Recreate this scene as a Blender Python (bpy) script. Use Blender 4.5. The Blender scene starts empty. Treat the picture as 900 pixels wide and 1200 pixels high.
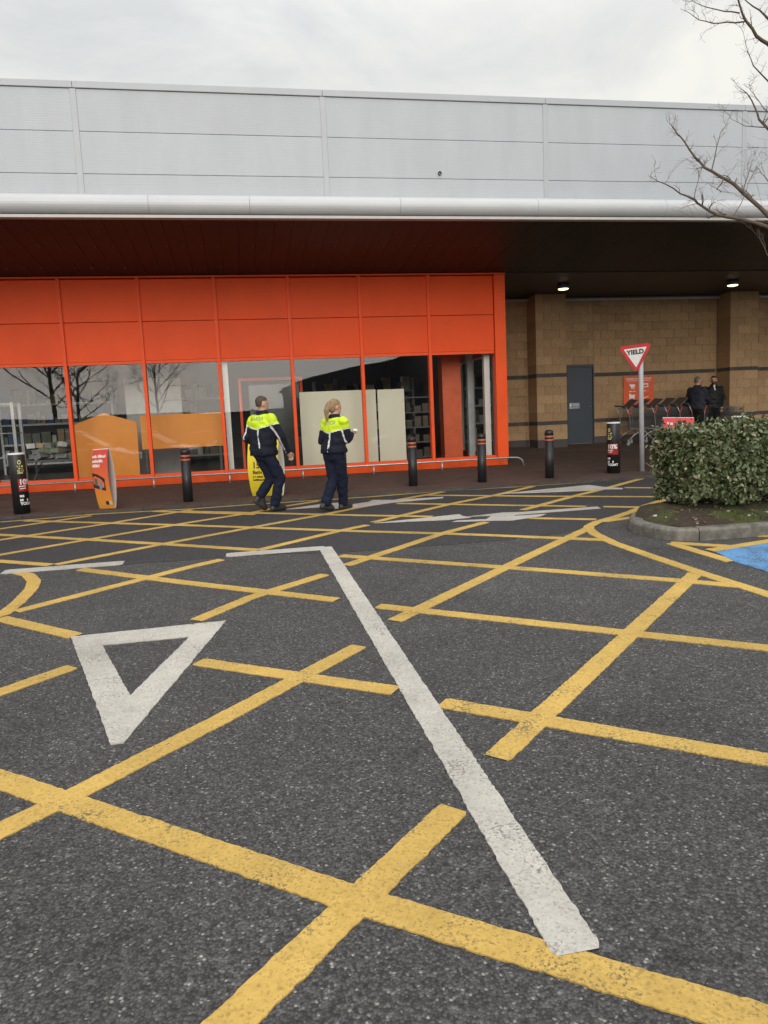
import bpy, bmesh, math, random
from mathutils import Vector, Matrix, noise
from mathutils.bvhtree import BVHTree
from mathutils.geometry import tessellate_polygon
R = math.radians
random.seed(7)
S = bpy.context.scene
COL = S.collection

# ------------------------------------------------------------------ camera
cam_data = bpy.data.cameras.new('camera')
cam = bpy.data.objects.new('camera', cam_data); COL.objects.link(cam)
cr = Vector((0.98135159, -0.18692715, -0.04480292))
cd = Vector((-0.06705045, -0.11444578, -0.99116416))
cf = Vector((0.18014799, 0.97568458, -0.12484509))
cam.matrix_world = Matrix(((cr.x, -cd.x, -cf.x, 0), (cr.y, -cd.y, -cf.y, 0), (cr.z, -cd.z, -cf.z, 1.55), (0, 0, 0, 1)))
cam_data.sensor_fit = 'VERTICAL'
cam_data.sensor_height = 36
cam_data.lens = 18 / (600 / 867)
cam_data.clip_end = 3000
cam_data.clip_start = 0.05
S.camera = cam

# ------------------------------------------------------------------ sky, sun, exposure
SUN_EL, SUN_AZ = 11, 187          # behind the camera, a little to its left; overcast, so very soft
w = bpy.data.worlds.new('World'); S.world = w; w.use_nodes = True
nt = w.node_tree; nt.nodes.clear()
def N(nt, t, **kw):
    n = nt.nodes.new(t)
    for k, v in kw.items():
        if k.startswith('i_'):
            n.inputs[k[2:].replace('_', ' ')].default_value = v
        else:
            setattr(n, k, v)
    return n
def ramp(nt, stops, src=None):
    n = nt.nodes.new('ShaderNodeValToRGB'); e = n.color_ramp.elements
    while len(e) < len(stops): e.new(0.5)
    for el, (p, c) in zip(e, stops):
        el.position = p
        el.color = (*c, 1) if isinstance(c, tuple) else (c, c, c, 1)
    if src is not None: nt.links.new(src, n.inputs[0])
    return n
out = N(nt, 'ShaderNodeOutputWorld'); 
sky = N(nt, 'ShaderNodeTexSky', sky_type='NISHITA', sun_disc=False, sun_elevation=R(SUN_EL), sun_rotation=R(SUN_AZ), air_density=1.0, dust_density=3.0)
tc = N(nt, 'ShaderNodeTexCoord')
sep = N(nt, 'ShaderNodeSeparateXYZ'); nt.links.new(tc.outputs['Generated'], sep.inputs[0])
# overcast dome: zenith about three times the horizon (CIE overcast sky)
elev = ramp(nt, [(0.0, (.52, .52, .505)), (0.40, (.545, .543, .53)), (0.6, (.72, .72, .71)), (1.0, (1.35, 1.36, 1.37))], sep.outputs['Z'])
mp = N(nt, 'ShaderNodeMapping'); mp.inputs['Scale'].default_value = (1.6, 1.6, 5.0)
nt.links.new(tc.outputs['Generated'], mp.inputs[0])
n1 = N(nt, 'ShaderNodeTexNoise', i_Scale=1.9, i_Detail=8.0, i_Roughness=.58, i_Distortion=.5)
nt.links.new(mp.outputs[0], n1.inputs['Vector'])
cl = ramp(nt, [(0.32, (.84, .85, .86)), (0.45, (.955, .96, .96)), (0.55, (1.05, 1.04, 1.015)), (0.68, (1.18, 1.155, 1.09))], n1.outputs['Fac'])
mul = N(nt, 'ShaderNodeMix', data_type='RGBA', blend_type='MULTIPLY'); mul.inputs[0].default_value = 1
nt.links.new(elev.outputs[0], mul.inputs[6]); nt.links.new(cl.outputs[0], mul.inputs[7])
b1 = N(nt, 'ShaderNodeBackground', i_Strength=0.012); nt.links.new(sky.outputs[0], b1.inputs[0])
b2 = N(nt, 'ShaderNodeBackground', i_Strength=1.0); nt.links.new(mul.outputs[2], b2.inputs[0])
ad = N(nt, 'ShaderNodeAddShader'); nt.links.new(b1.outputs[0], ad.inputs[0]); nt.links.new(b2.outputs[0], ad.inputs[1])
nt.links.new(ad.outputs[0], out.inputs[0])

sd = bpy.data.lights.new('sun', 'SUN'); sd.energy = 1.5; sd.angle = R(50); sd.color = (1, .965, .92)
sun = bpy.data.objects.new('sun', sd); COL.objects.link(sun)
az = R(SUN_AZ); sdir = Vector((math.sin(az) * math.cos(R(SUN_EL)), math.cos(az) * math.cos(R(SUN_EL)), math.sin(R(SUN_EL))))
sun.rotation_euler = sdir.to_track_quat('Z', 'Y').to_euler()
sun.location = sdir * 60
S.view_settings.view_transform = 'Standard'; S.view_settings.look = 'None'
S.view_settings.exposure = 0.5; S.view_settings.gamma = 1.0; S.view_settings.use_curve_mapping = False
S.cycles.max_bounces = 8; S.cycles.transparent_max_bounces = 16
S.cycles.use_denoising = True
S.cycles.sample_clamp_indirect = 6

# ------------------------------------------------------------------ ground heights
KERB_Y, SHOP_Y, WALL_Y = 12.5, 15.8, 19.2
def road_z(y): return 0.02 * y
def pave_z(y):
    if y < SHOP_Y: return 0.28 + 0.0394 * (y - KERB_Y)
    return 0.41 + 0.0618 * (y - SHOP_Y)

# ------------------------------------------------------------------ helpers
def bsdf(name):
    m = bpy.data.materials.new(name); m.use_nodes = True
    return m, m.node_tree, m.node_tree.nodes['Principled BSDF']
def mat(name, c, rough=.5, metal=0.0, var=.12, vs=6.0, bump=0.0, bs=60.0, spec=.5, rnd=0.0, emit=None, coat=0.0, stretch=None):
    """principled material: colour broken up by noise, optional per-object variation, fine relief"""
    m, nt, b = bsdf(name)
    tc = N(nt, 'ShaderNodeTexCoord')
    vec = tc.outputs['Object']
    if stretch:
        mp = N(nt, 'ShaderNodeMapping'); mp.inputs['Scale'].default_value = stretch
        nt.links.new(vec, mp.inputs[0]); vec = mp.outputs[0]
    nz = N(nt, 'ShaderNodeTexNoise', i_Scale=vs, i_Detail=5.0, i_Roughness=.6); nt.links.new(vec, nz.inputs['Vector'])
    lo = tuple(x * (1 - var) for x in c); hi = tuple(min(1, x * (1 + var)) for x in c)
    rp = ramp(nt, [(0.3, lo), (0.7, hi)], nz.outputs['Fac'])
    col = rp.outputs[0]
    if rnd:
        oi = N(nt, 'ShaderNodeObjectInfo')
        r2 = ramp(nt, [(0, 1 - rnd), (1, 1.0)], oi.outputs['Random'])
        mx = N(nt, 'ShaderNodeMix', data_type='RGBA', blend_type='MULTIPLY'); mx.inputs[0].default_value = 1
        nt.links.new(col, mx.inputs[6]); nt.links.new(r2.outputs[0], mx.inputs[7]); col = mx.outputs[2]
    nt.links.new(col, b.inputs['Base Color'])
    b.inputs['Roughness'].default_value = rough; b.inputs['Metallic'].default_value = metal
    b.inputs['Specular IOR Level'].default_value = spec; b.inputs['Coat Weight'].default_value = coat
    if bump:
        n2 = N(nt, 'ShaderNodeTexNoise', i_Scale=bs, i_Detail=4.0); nt.links.new(vec, n2.inputs['Vector'])
        bp = N(nt, 'ShaderNodeBump', i_Strength=bump, i_Distance=.01); nt.links.new(n2.outputs['Fac'], bp.inputs['Height'])
        nt.links.new(bp.outputs[0], b.inputs['Normal'])
    if emit:
        b.inputs['Emission Color'].default_value = (*emit[0], 1); b.inputs['Emission Strength'].default_value = emit[1]
    return m

class MB:
    """collects faces for one mesh"""
    def __init__(s): s.v = []; s.f = []; s.mi = []
    def add(s, vs, fs, mi=0):
        o = len(s.v); s.v += [tuple(x) for x in vs]
        for f in fs: s.f.append(tuple(i + o for i in f)); s.mi.append(mi)
        return s
    def box(s, x0, x1, y0, y1, z0, z1, mi=0, M=None):
        vs = [Vector(p) for p in ((x0,y0,z0),(x1,y0,z0),(x1,y1,z0),(x0,y1,z0),(x0,y0,z1),(x1,y0,z1),(x1,y1,z1),(x0,y1,z1))]
        if M: vs = [M @ p for p in vs]
        return s.add(vs, [(0,3,2,1),(4,5,6,7),(0,1,5,4),(1,2,6,5),(2,3,7,6),(3,0,4,7)], mi)
    def tube(s, pts, r, n=6, mi=0, caps=True):
        pts = [Vector(p) for p in pts]; rr = r if isinstance(r, (list, tuple)) else [r] * len(pts)
        rings = []; prev = None
        for i, p in enumerate(pts):
            d = (pts[min(i + 1, len(pts) - 1)] - pts[max(i - 1, 0)])
            d = d.normalized() if d.length > 1e-9 else Vector((0, 0, 1))
            if prev is None: a = d.orthogonal().normalized()
            else:
                a = prev - d * prev.dot(d); a = a.normalized() if a.length > 1e-6 else d.orthogonal().normalized()
            prev = a; b = d.cross(a)
            rings.append([p + (a * math.cos(2 * math.pi * k / n) + b * math.sin(2 * math.pi * k / n)) * rr[i] for k in range(n)])
        vs = [q for ring in rings for q in ring]; fs = []
        for i in range(len(pts) - 1):
            for k in range(n):
                fs.append((i*n+k, i*n+(k+1) % n, (i+1)*n+(k+1) % n, (i+1)*n+k))
        if caps: fs += [tuple(reversed(range(n))), tuple(range((len(pts)-1)*n, len(pts)*n))]
        return s.add(vs, fs, mi)
    def rings(s, rings, mi=0, caps=True):
        n = len(rings[0]); vs = [q for r in rings for q in r]; fs = []
        for i in range(len(rings) - 1):
            for k in range(n): fs.append((i*n+k, i*n+(k+1) % n, (i+1)*n+(k+1) % n, (i+1)*n+k))
        if caps: fs += [tuple(reversed(range(n))), tuple(range((len(rings)-1)*n, len(rings)*n))]
        return s.add(vs, fs, mi)
    def lathe(s, prof, n=20, c=(0, 0, 0), mi=0, caps=True):
        return s.rings([[Vector((c[0] + r * math.cos(2*math.pi*k/n), c[1] + r * math.sin(2*math.pi*k/n), c[2] + z)) for k in range(n)] for r, z in prof], mi, caps)
    def capsule(s, p0, r0, p1, r1, n=12, mi=0):
        p0, p1 = Vector(p0), Vector(p1); d = p1 - p0; L = d.length
        d = d / L if L > 1e-6 else Vector((0, 0, 1)); a = d.orthogonal().normalized(); b = d.cross(a)
        prof = [(-math.cos(t) * r0, max(.02*r0, math.sin(t) * r0)) for t in (0, .5, 1.0, 1.5)] + [(L + math.sin(t) * r1, max(.02*r1, math.cos(t) * r1)) for t in (.07, .57, 1.07, 1.57)]
        return s.rings([[p0 + d * h + (a * math.cos(2*math.pi*k/n) + b * math.sin(2*math.pi*k/n)) * r for k in range(n)] for h, r in prof], mi)
    def ell(s, c, r, rot=None, n=16, mi=0):
        rot = rot or Matrix.Identity(3); c = Vector(c); rs = []
        for i in range(n // 2 + 1):
            t = math.pi * i / (n // 2); t = min(max(t, .06), math.pi - .06)
            rs.append([c + rot @ Vector((r[0]*math.sin(t)*math.cos(2*math.pi*k/n), r[1]*math.sin(t)*math.sin(2*math.pi*k/n), -r[2]*math.cos(t))) for k in range(n)])
        return s.rings(rs, mi)
    def poly(s, pts, mi=0):
        """flat polygon (any outline), pts 3-D"""
        tri = tessellate_polygon([[Vector(p) for p in pts]])
        return s.add(pts, [tuple(t) for t in tri], mi)
    def prism(s, pts, ext, mi=0):
        """outline pts (3-D) extruded by the vector ext"""
        pts = [Vector(p) for p in pts]; n = len(pts); e = Vector(ext)
        tri = tessellate_polygon([pts]); vs = pts + [p + e for p in pts]
        fs = [tuple(t) for t in tri] + [tuple(reversed([i + n for i in t])) for t in tri] + [(i, (i+1) % n, (i+1) % n + n, i + n) for i in range(n)]
        return s.add(vs, fs, mi)
    def mesh(s, name, mats, smooth=False, fix=True):
        me = bpy.data.meshes.new(name); me.from_pydata(s.v, [], s.f)
        for m in (mats if isinstance(mats, (list, tuple)) else [mats]): me.materials.append(m)
        if any(s.mi): me.polygons.foreach_set('material_index', s.mi)
        if fix:
            bm = bmesh.new(); bm.from_mesh(me); bmesh.ops.recalc_face_normals(bm, faces=bm.faces); bm.to_mesh(me); bm.free()
        if smooth: me.polygons.foreach_set('use_smooth', [True] * len(me.polygons))
        me.update(); return me
    def build(s, name, mats, parent=None, smooth=False, bevel=0.0, fix=True, **kw):
        return link(name, s.mesh(name, mats, smooth, fix), parent, bevel=bevel, **kw)

def link(name, me, parent=None, loc=None, rot=None, scale=None, bevel=0.0, label=None, cat=None, group=None, kind=None):
    o = bpy.data.objects.new(name, me); COL.objects.link(o)
    if parent is not None:
        o.parent = parent
        if parent.get('world_parts'): o.matrix_parent_inverse = Matrix.Translation(-parent.location)
    if loc is not None: o.location = loc
    if rot is not None: o.rotation_euler = rot
    if scale is not None: o.scale = scale
    if bevel:
        b = o.modifiers.new('bevel', 'BEVEL'); b.width = bevel; b.segments = 2; b.limit_method = 'ANGLE'
    tag(o, label, cat, group, kind)
    return o
def tag(o, label=None, cat=None, group=None, kind=None):
    if label: o['label'] = label
    if cat: o['category'] = cat
    if group: o['group'] = group
    if kind: o['kind'] = kind
    return o
def empty(name, loc, rz=0.0, label=None, cat=None, group=None, world=False):
    o = bpy.data.objects.new(name, None); COL.objects.link(o); o.empty_display_size = .2
    o.location = loc; o.rotation_euler = (0, 0, rz)
    if world: o['world_parts'] = 1
    return tag(o, label, cat, group)
def copy_tree(o, parent=None):
    c = o.copy(); COL.objects.link(c)
    if parent is not None: c.parent = parent
    for ch in o.children: copy_tree(ch, c)
    return c
def text_mesh(s, size, mats, align='LEFT', bold=0.0, spacing=1.0):
    cu = bpy.data.curves.new('lettering', 'FONT'); cu.body = s; cu.size = size; cu.align_x = align
    cu.offset = bold; cu.space_character = spacing; cu.resolution_u = 3
    o = bpy.data.objects.new('lettering', cu); COL.objects.link(o)
    bpy.context.view_layer.update()
    dg = bpy.context.evaluated_depsgraph_get()
    me = bpy.data.meshes.new_from_object(o.evaluated_get(dg))
    bpy.data.objects.remove(o); bpy.data.curves.remove(cu)
    me.materials.clear(); me.materials.append(mats)
    return me
def scribble(mb, x, z, wd, ht, y=0.0, mi=0, rng=random):
    """one row of print too small to read: letter-sized blocks"""
    end = x + wd
    while x < end:
        lw = ht * rng.uniform(.35, .75)
        if rng.random() < .16: x += ht * .5; continue
        hh = ht * rng.choice((.7, .7, 1.0, .75))
        mb.add([(x, y, z), (x + lw * .8, y, z), (x + lw * .8, y, z + hh), (x, y, z + hh)], [(0, 1, 2, 3)], mi)
        x += lw

# ------------------------------------------------------------------ materials
def asphalt(name, c, chips, grain, rough=.85, chipcut=.93, big=1.0):
    m, nt, b = bsdf(name)
    tc = N(nt, 'ShaderNodeTexCoord'); v = tc.outputs['Object']
    vo = N(nt, 'ShaderNodeTexVoronoi', i_Scale=grain); nt.links.new(v, vo.inputs['Vector'])
    vo2 = N(nt, 'ShaderNodeTexVoronoi', i_Scale=grain * .45); nt.links.new(v, vo2.inputs['Vector'])
    sep = N(nt, 'ShaderNodeSeparateColor'); nt.links.new(vo.outputs['Color'], sep.inputs[0])
    sep2 = N(nt, 'ShaderNodeSeparateColor'); nt.links.new(vo2.outputs['Color'], sep2.inputs[0])
    base = ramp(nt, [(0, tuple(x * .5 for x in c)), (.55, c), (.86, tuple(x * 1.33 for x in c)), (chipcut, tuple(x * 1.7 for x in c)), (1, chips)], sep.outputs[0])
    b2 = ramp(nt, [(0, .82), (.8, 1.06), (.96, 1.16), (1, 1.6)], sep2.outputs[1])
    mx = N(nt, 'ShaderNodeMix', data_type='RGBA', blend_type='MULTIPLY'); mx.inputs[0].default_value = .9
    nt.links.new(base.outputs[0], mx.inputs[6]); nt.links.new(b2.outputs[0], mx.inputs[7])
    # gaps between the stones
    edge = ramp(nt, [(0.0, 1.0), (.45, .95), (.75, .45)], vo.outputs['Distance'])
    mx2 = N(nt, 'ShaderNodeMix', data_type='RGBA', blend_type='MULTIPLY'); mx2.inputs[0].default_value = .85
    nt.links.new(mx.outputs[2], mx2.inputs[6]); nt.links.new(edge.outputs[0], mx2.inputs[7])
    # large stains and tyre-polished patches
    nz = N(nt, 'ShaderNodeTexNoise', i_Scale=.55, i_Detail=6.0, i_Roughness=.65, i_Distortion=.6); nt.links.new(v, nz.inputs['Vector'])
    st = ramp(nt, [(.26, .58), (.42, .92), (.58, 1.04), (.74, 1.30)], nz.outputs['Fac'])
    mx3 = N(nt, 'ShaderNodeMix', data_type='RGBA', blend_type='MULTIPLY'); mx3.inputs[0].default_value = big
    nt.links.new(mx2.outputs[2], mx3.inputs[6]); nt.links.new(st.outputs[0], mx3.inputs[7])
    # oil drips and damp spots, and a few pale bits of grit
    n5 = N(nt, 'ShaderNodeTexNoise', i_Scale=2.1, i_Detail=5.0, i_Roughness=.6); nt.links.new(v, n5.inputs['Vector'])
    oil = ramp(nt, [(.28, .60), (.36, .92), (.62, 1.0), (.75, 1.12)], n5.outputs['Fac'])
    mx4 = N(nt, 'ShaderNodeMix', data_type='RGBA', blend_type='MULTIPLY'); mx4.inputs[0].default_value = big
    nt.links.new(mx3.outputs[2], mx4.inputs[6]); nt.links.new(oil.outputs[0], mx4.inputs[7])
    vo3 = N(nt, 'ShaderNodeTexVoronoi', i_Scale=9.0); nt.links.new(v, vo3.inputs['Vector'])
    grit = ramp(nt, [(.035, 1.0), (.055, 0.0)], vo3.outputs['Distance'])
    mx5 = N(nt, 'ShaderNodeMix', data_type='RGBA'); nt.links.new(grit.outputs[0], mx5.inputs[0]); nt.links.new(mx4.outputs[2], mx5.inputs[6]); mx5.inputs[7].default_value = (.34, .33, .30, 1)
    nt.links.new(mx5.outputs[2], b.inputs['Base Color'])
    b.inputs['Roughness'].default_value = rough; b.inputs['Specular IOR Level'].default_value = .35
    bp = N(nt, 'ShaderNodeBump', i_Strength=.75, i_Distance=.006); bp.invert = True
    nt.links.new(vo.outputs['Distance'], bp.inputs['Height']); nt.links.new(bp.outputs[0], b.inputs['Normal'])
    return m
def paint(name, c, c2, wear=.62, tint=(.05, .05, .05)):
    """thermoplastic road paint: dirt, cross ripples, specks of asphalt showing through"""
    m, nt, b = bsdf(name)
    tc = N(nt, 'ShaderNodeTexCoord'); v = tc.outputs['Object']
    n1 = N(nt, 'ShaderNodeTexNoise', i_Scale=9.0, i_Detail=7.0, i_Roughness=.7); nt.links.new(v, n1.inputs['Vector'])
    base = ramp(nt, [(.28, c2), (.62, c)], n1.outputs['Fac'])
    n2 = N(nt, 'ShaderNodeTexNoise', i_Scale=75.0, i_Detail=5.0, i_Roughness=.75); nt.links.new(v, n2.inputs['Vector'])
    n6 = N(nt, 'ShaderNodeTexNoise', i_Scale=4.5, i_Detail=6.0, i_Roughness=.7); nt.links.new(v, n6.inputs['Vector'])
    pw = N(nt, 'ShaderNodeMath', operation='MULTIPLY_ADD'); nt.links.new(n6.outputs['Fac'], pw.inputs[0]); pw.inputs[1].default_value = .75; pw.inputs[2].default_value = -.375
    sm_ = N(nt, 'ShaderNodeMath', operation='ADD'); nt.links.new(n2.outputs['Fac'], sm_.inputs[0]); nt.links.new(pw.outputs[0], sm_.inputs[1])
    sp = ramp(nt, [(wear, 0.0), (wear + .09, .85)], sm_.outputs[0])
    mx = N(nt, 'ShaderNodeMix', data_type='RGBA'); nt.links.new(sp.outputs[0], mx.inputs[0])
    nt.links.new(base.outputs[0], mx.inputs[6]); mx.inputs[7].default_value = (*tint, 1)
    vo = N(nt, 'ShaderNodeTexVoronoi', i_Scale=115.0); nt.links.new(v, vo.inputs['Vector'])
    se = N(nt, 'ShaderNodeSeparateColor'); nt.links.new(vo.outputs['Color'], se.inputs[0])
    gr = ramp(nt, [(0, .62), (.25, .92), (1, 1.06)], se.outputs[0])
    mg = N(nt, 'ShaderNodeMix', data_type='RGBA', blend_type='MULTIPLY'); mg.inputs[0].default_value = .8
    nt.links.new(mx.outputs[2], mg.inputs[6]); nt.links.new(gr.outputs[0], mg.inputs[7]); mx = mg
    n4 = N(nt, 'ShaderNodeTexNoise', i_Scale=.9, i_Detail=3.0); nt.links.new(v, n4.inputs['Vector'])
    dr = ramp(nt, [(.3, .78), (.65, 1.04)], n4.outputs['Fac'])
    mx2 = N(nt, 'ShaderNodeMix', data_type='RGBA', blend_type='MULTIPLY'); mx2.inputs[0].default_value = 1
    nt.links.new(mx.outputs[2], mx2.inputs[6]); nt.links.new(dr.outputs[0], mx2.inputs[7])
    nt.links.new(mx2.outputs[2], b.inputs['Base Color'])
    b.inputs['Roughness'].default_value = .7
    wv = N(nt, 'ShaderNodeTexWave', i_Scale=8.0, i_Distortion=9.0, i_Detail=3.0); nt.links.new(v, wv.inputs['Vector'])
    ad = N(nt, 'ShaderNodeMath', operation='ADD'); nt.links.new(wv.outputs['Fac'], ad.inputs[0]); nt.links.new(n2.outputs['Fac'], ad.inputs[1])
    bp = N(nt, 'ShaderNodeBump', i_Strength=.35, i_Distance=.004); nt.links.new(ad.outputs[0], bp.inputs['Height'])
    nt.links.new(bp.outputs[0], b.inputs['Normal'])
    return m
def pavers(name):
    m, nt, b = bsdf(name)
    tc = N(nt, 'ShaderNodeTexCoord'); v = tc.outputs['Object']
    br = N(nt, 'ShaderNodeTexBrick', i_Scale=1.0); br.inputs['Brick Width'].default_value = .2; br.inputs['Row Height'].default_value = .1
    br.inputs['Mortar Size'].default_value = .005
    br.inputs['Color1'].default_value = (.115, .068, .050, 1); br.inputs['Color2'].default_value = (.075, .050, .040, 1); br.inputs['Mortar'].default_value = (.035, .03, .027, 1)
    nt.links.new(v, br.inputs['Vector'])
    nz = N(nt, 'ShaderNodeTexNoise', i_Scale=1.1, i_Detail=7.0, i_Roughness=.65); nt.links.new(v, nz.inputs['Vector'])
    st = ramp(nt, [(.3, (.7, .72, .75)), (.7, (1.2, 1.15, 1.1))], nz.outputs['Fac'])
    mx = N(nt, 'ShaderNodeMix', data_type='RGBA', blend_type='MULTIPLY'); mx.inputs[0].default_value = 1
    nt.links.new(br.outputs['Color'], mx.inputs[6]); nt.links.new(st.outputs[0], mx.inputs[7])
    nt.links.new(mx.outputs[2], b.inputs['Base Color']); b.inputs['Roughness'].default_value = .8
    bp = N(nt, 'ShaderNodeBump', i_Strength=.4, i_Distance=.004); bp.invert = True
    nt.links.new(br.outputs['Fac'], bp.inputs['Height']); nt.links.new(bp.outputs[0], b.inputs['Normal'])
    return m
def glass_mat(name, ior=1.52, tint=(.97, .985, .98)):
    m = bpy.data.materials.new(name); m.use_nodes = True; nt = m.node_tree; nt.nodes.clear()
    o = N(nt, 'ShaderNodeOutputMaterial'); tr = N(nt, 'ShaderNodeBsdfTransparent'); tr.inputs[0].default_value = (*tint, 1)
    gl = N(nt, 'ShaderNodeBsdfGlossy', i_Roughness=0.0); gl.inputs[0].default_value = (.95, .97, 1, 1)
    tc = N(nt, 'ShaderNodeTexCoord'); nz = N(nt, 'ShaderNodeTexNoise', i_Scale=.8, i_Detail=1.0); nt.links.new(tc.outputs['Object'], nz.inputs['Vector'])
    bp = N(nt, 'ShaderNodeBump', i_Strength=.02, i_Distance=.1); nt.links.new(nz.outputs['Fac'], bp.inputs['Height'])
    nt.links.new(bp.outputs[0], gl.inputs['Normal'])
    fr = N(nt, 'ShaderNodeFresnel', i_IOR=ior); mx = N(nt, 'ShaderNodeMixShader')
    nt.links.new(fr.outputs[0], mx.inputs[0]); nt.links.new(tr.outputs[0], mx.inputs[1]); nt.links.new(gl.outputs[0], mx.inputs[2])
    nt.links.new(mx.outputs[0], o.inputs[0]); return m
def clear_mat(name):
    m = bpy.data.materials.new(name); m.use_nodes = True; nt = m.node_tree; nt.nodes.clear()
    o = N(nt, 'ShaderNodeOutputMaterial'); tr = N(nt, 'ShaderNodeBsdfTransparent'); tr.inputs[0].default_value = (.97, .985, .975, 1)
    nt.links.new(tr.outputs[0], o.inputs[0]); return m
def ribbed(name, c, rough, scale, strength, axis='Z', metal=0.0, rnd=0.0):
    """sheet metal with fine pressed ribs and faint streaks of dirt"""
    m = mat(name, c, rough, metal, var=.045, vs=2.0, rnd=rnd, stretch=(1.4, 1.4, .4)); nt = m.node_tree; b = nt.nodes['Principled BSDF']
    tc = N(nt, 'ShaderNodeTexCoord'); wv = N(nt, 'ShaderNodeTexWave', bands_direction=axis, wave_profile='SIN', i_Scale=scale, i_Distortion=0.0)
    nt.links.new(tc.outputs['Object'], wv.inputs['Vector'])
    bp = N(nt, 'ShaderNodeBump', i_Strength=strength, i_Distance=.003); nt.links.new(wv.outputs['Fac'], bp.inputs['Height'])
    nt.links.new(bp.outputs[0], b.inputs['Normal']); return m
def leaf_mat(name, rough=.42):
    m, nt, b = bsdf(name)
    at = N(nt, 'ShaderNodeAttribute', attribute_name='tint'); nt.links.new(at.outputs['Color'], b.inputs['Base Color'])
    b.inputs['Roughness'].default_value = rough
    b.inputs['Specular IOR Level'].default_value = .5
    return m
def sign_gradient(name):
    """printed board: red at the top running to orange at the foot"""
    m, nt, b = bsdf(name)
    tc = N(nt, 'ShaderNodeTexCoord'); sp = N(nt, 'ShaderNodeSeparateXYZ'); nt.links.new(tc.outputs['Object'], sp.inputs[0])
    rp = ramp(nt, [(.12, (.80, .33, .05)), (.5, (.76, .15, .04)), (.85, (.66, .06, .04))], sp.outputs['Z'])
    nt.links.new(rp.outputs[0], b.inputs['Base Color']); b.inputs['Roughness'].default_value = .4; return m

M = {}
M['asphalt'] = asphalt('asphalt_worn', (.088, .0865, .085), (.32, .31, .285), 110, chipcut=.955)
M['asphalt_new'] = asphalt('asphalt_access_road', (.060, .059, .063), (.12, .12, .12), 130, rough=.8, big=.6)
M['yellow'] = paint('yellow_paint', (.67, .44, .105), (.50, .32, .072), .57, (.13, .105, .06))
M['white'] = paint('white_paint', (.60, .57, .51), (.44, .415, .365), .57, (.16, .15, .13))
M['blue'] = paint('blue_paint', (.14, .37, .70), (.09, .26, .52), .47, (.05, .06, .075))
M['paver'] = pavers('block_paving')
M['road_kerb'] = mat('dark_kerb', (.075, .068, .062), .9, var=.3, vs=5, bump=.5, bs=90, rnd=.2)
M['kerb'] = mat('concrete_kerb', (.18, .17, .145), .9, var=.45, vs=9, bump=.9, bs=70, rnd=.15)
M['soil'] = None
M['orange'] = mat('orange_panel', (.90, .096, .020), .5, var=.07, vs=1.2, rnd=.08, spec=.18, bump=.25, bs=1.6, stretch=(1, 1, .6))
M['orange_trim'] = mat('orange_trim', (.88, .10, .020), .45, var=.06, vs=2, spec=.2)
M['plinth_o'] = mat('orange_plinth', (.72, .085, .012), .5, var=.2, vs=3, spec=.2)
M['glass'] = glass_mat('window_glass'); M['clear'] = clear_mat('glass_inner_face')
M['clad'] = ribbed('silver_cladding', (.44, .47, .505), .45, 9.0, .28, 'Z', rnd=.04)
M['clad_trim'] = mat('cladding_trim', (.41, .435, .465), .4, var=.04, vs=2)
M['tube'] = mat('white_bullnose', (.55, .565, .585), .32, var=.05, vs=1.4, stretch=(1, 4, 4))
M['lip'] = mat('canopy_lip', (.50, .48, .47), .45, var=.06)
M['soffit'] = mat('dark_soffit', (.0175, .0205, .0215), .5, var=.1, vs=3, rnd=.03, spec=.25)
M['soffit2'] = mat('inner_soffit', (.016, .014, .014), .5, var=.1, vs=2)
M['dark'] = mat('shadow_gap', (.012, .012, .012), .8)
M['rivet'] = mat('rivet', (.35, .33, .32), .35, .8)
M['block'] = mat('sandstone_block', (.45, .295, .16), .9, var=.2, vs=11, bump=.5, bs=70, rnd=.22)
M['mortar'] = mat('mortar', (.27, .21, .14), .95, var=.1, vs=20, bump=.3)
M['band'] = mat('grey_band_brick', (.085, .075, .072), .85, var=.2, vs=14, bump=.4, rnd=.25)
M['door'] = mat('grey_steel_door', (.036, .049, .066), .45, var=.06, vs=2)
M['galv'] = mat('galvanised_steel', (.50, .51, .52), .38, .75, var=.15, vs=14)
M['polegrey'] = mat('grey_pole', (.52, .54, .56), .45, .1, var=.12, vs=5)
M['white_m'] = mat('white_coating', (.78, .78, .76), .45, var=.04)
M['black'] = mat('black_plastic', (.018, .018, .02), .42, var=.2, vs=8)
M['red'] = mat('red_print', (.66, .045, .05), .4, var=.06)
M['wht'] = mat('white_print', (.82, .82, .80), .45, var=.03)
M['yelprint'] = mat('yellow_print', (.86, .68, .04), .4, var=.04)
M['ring'] = mat('orange_reflective_ring', (.52, .13, .06), .35, var=.08)
M['signgrad'] = sign_gradient('red_orange_print')
M['boardgrey'] = mat('board_back', (.55, .54, .53), .6, var=.06)
M['ink'] = mat('black_ink', (.02, .02, .02), .5)
M['bark'] = mat('bark', (.15, .115, .075), .9, var=.4, vs=30, bump=.8, bs=50)
M['twig'] = mat('twig_bark', (.115, .085, .062), .85, var=.3, vs=20)
M['leaf'] = leaf_mat('hedge_leaf')
M['grass'] = leaf_mat('weed_leaf', .6)
M['shop_floor'] = mat('shop_floor', (.10, .10, .10), .4)
M['shop_wall'] = mat('shop_wall', (.11, .11, .115), .8)
M['cream'] = mat('cream_board', (.78, .74, .60), .55, var=.03, vs=2)
M['brown_orange'] = mat('orange_display_board', (.84, .30, .03), .5, var=.07, vs=2)
M['card'] = mat('cardboard', (.09, .075, .06), .8, var=.15, rnd=.5)
M['trolley'] = mat('trolley_wire', (.17, .175, .18), .35, .8, var=.1)
M['trolley_red'] = mat('trolley_handle_red', (.55, .045, .03), .4)
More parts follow.
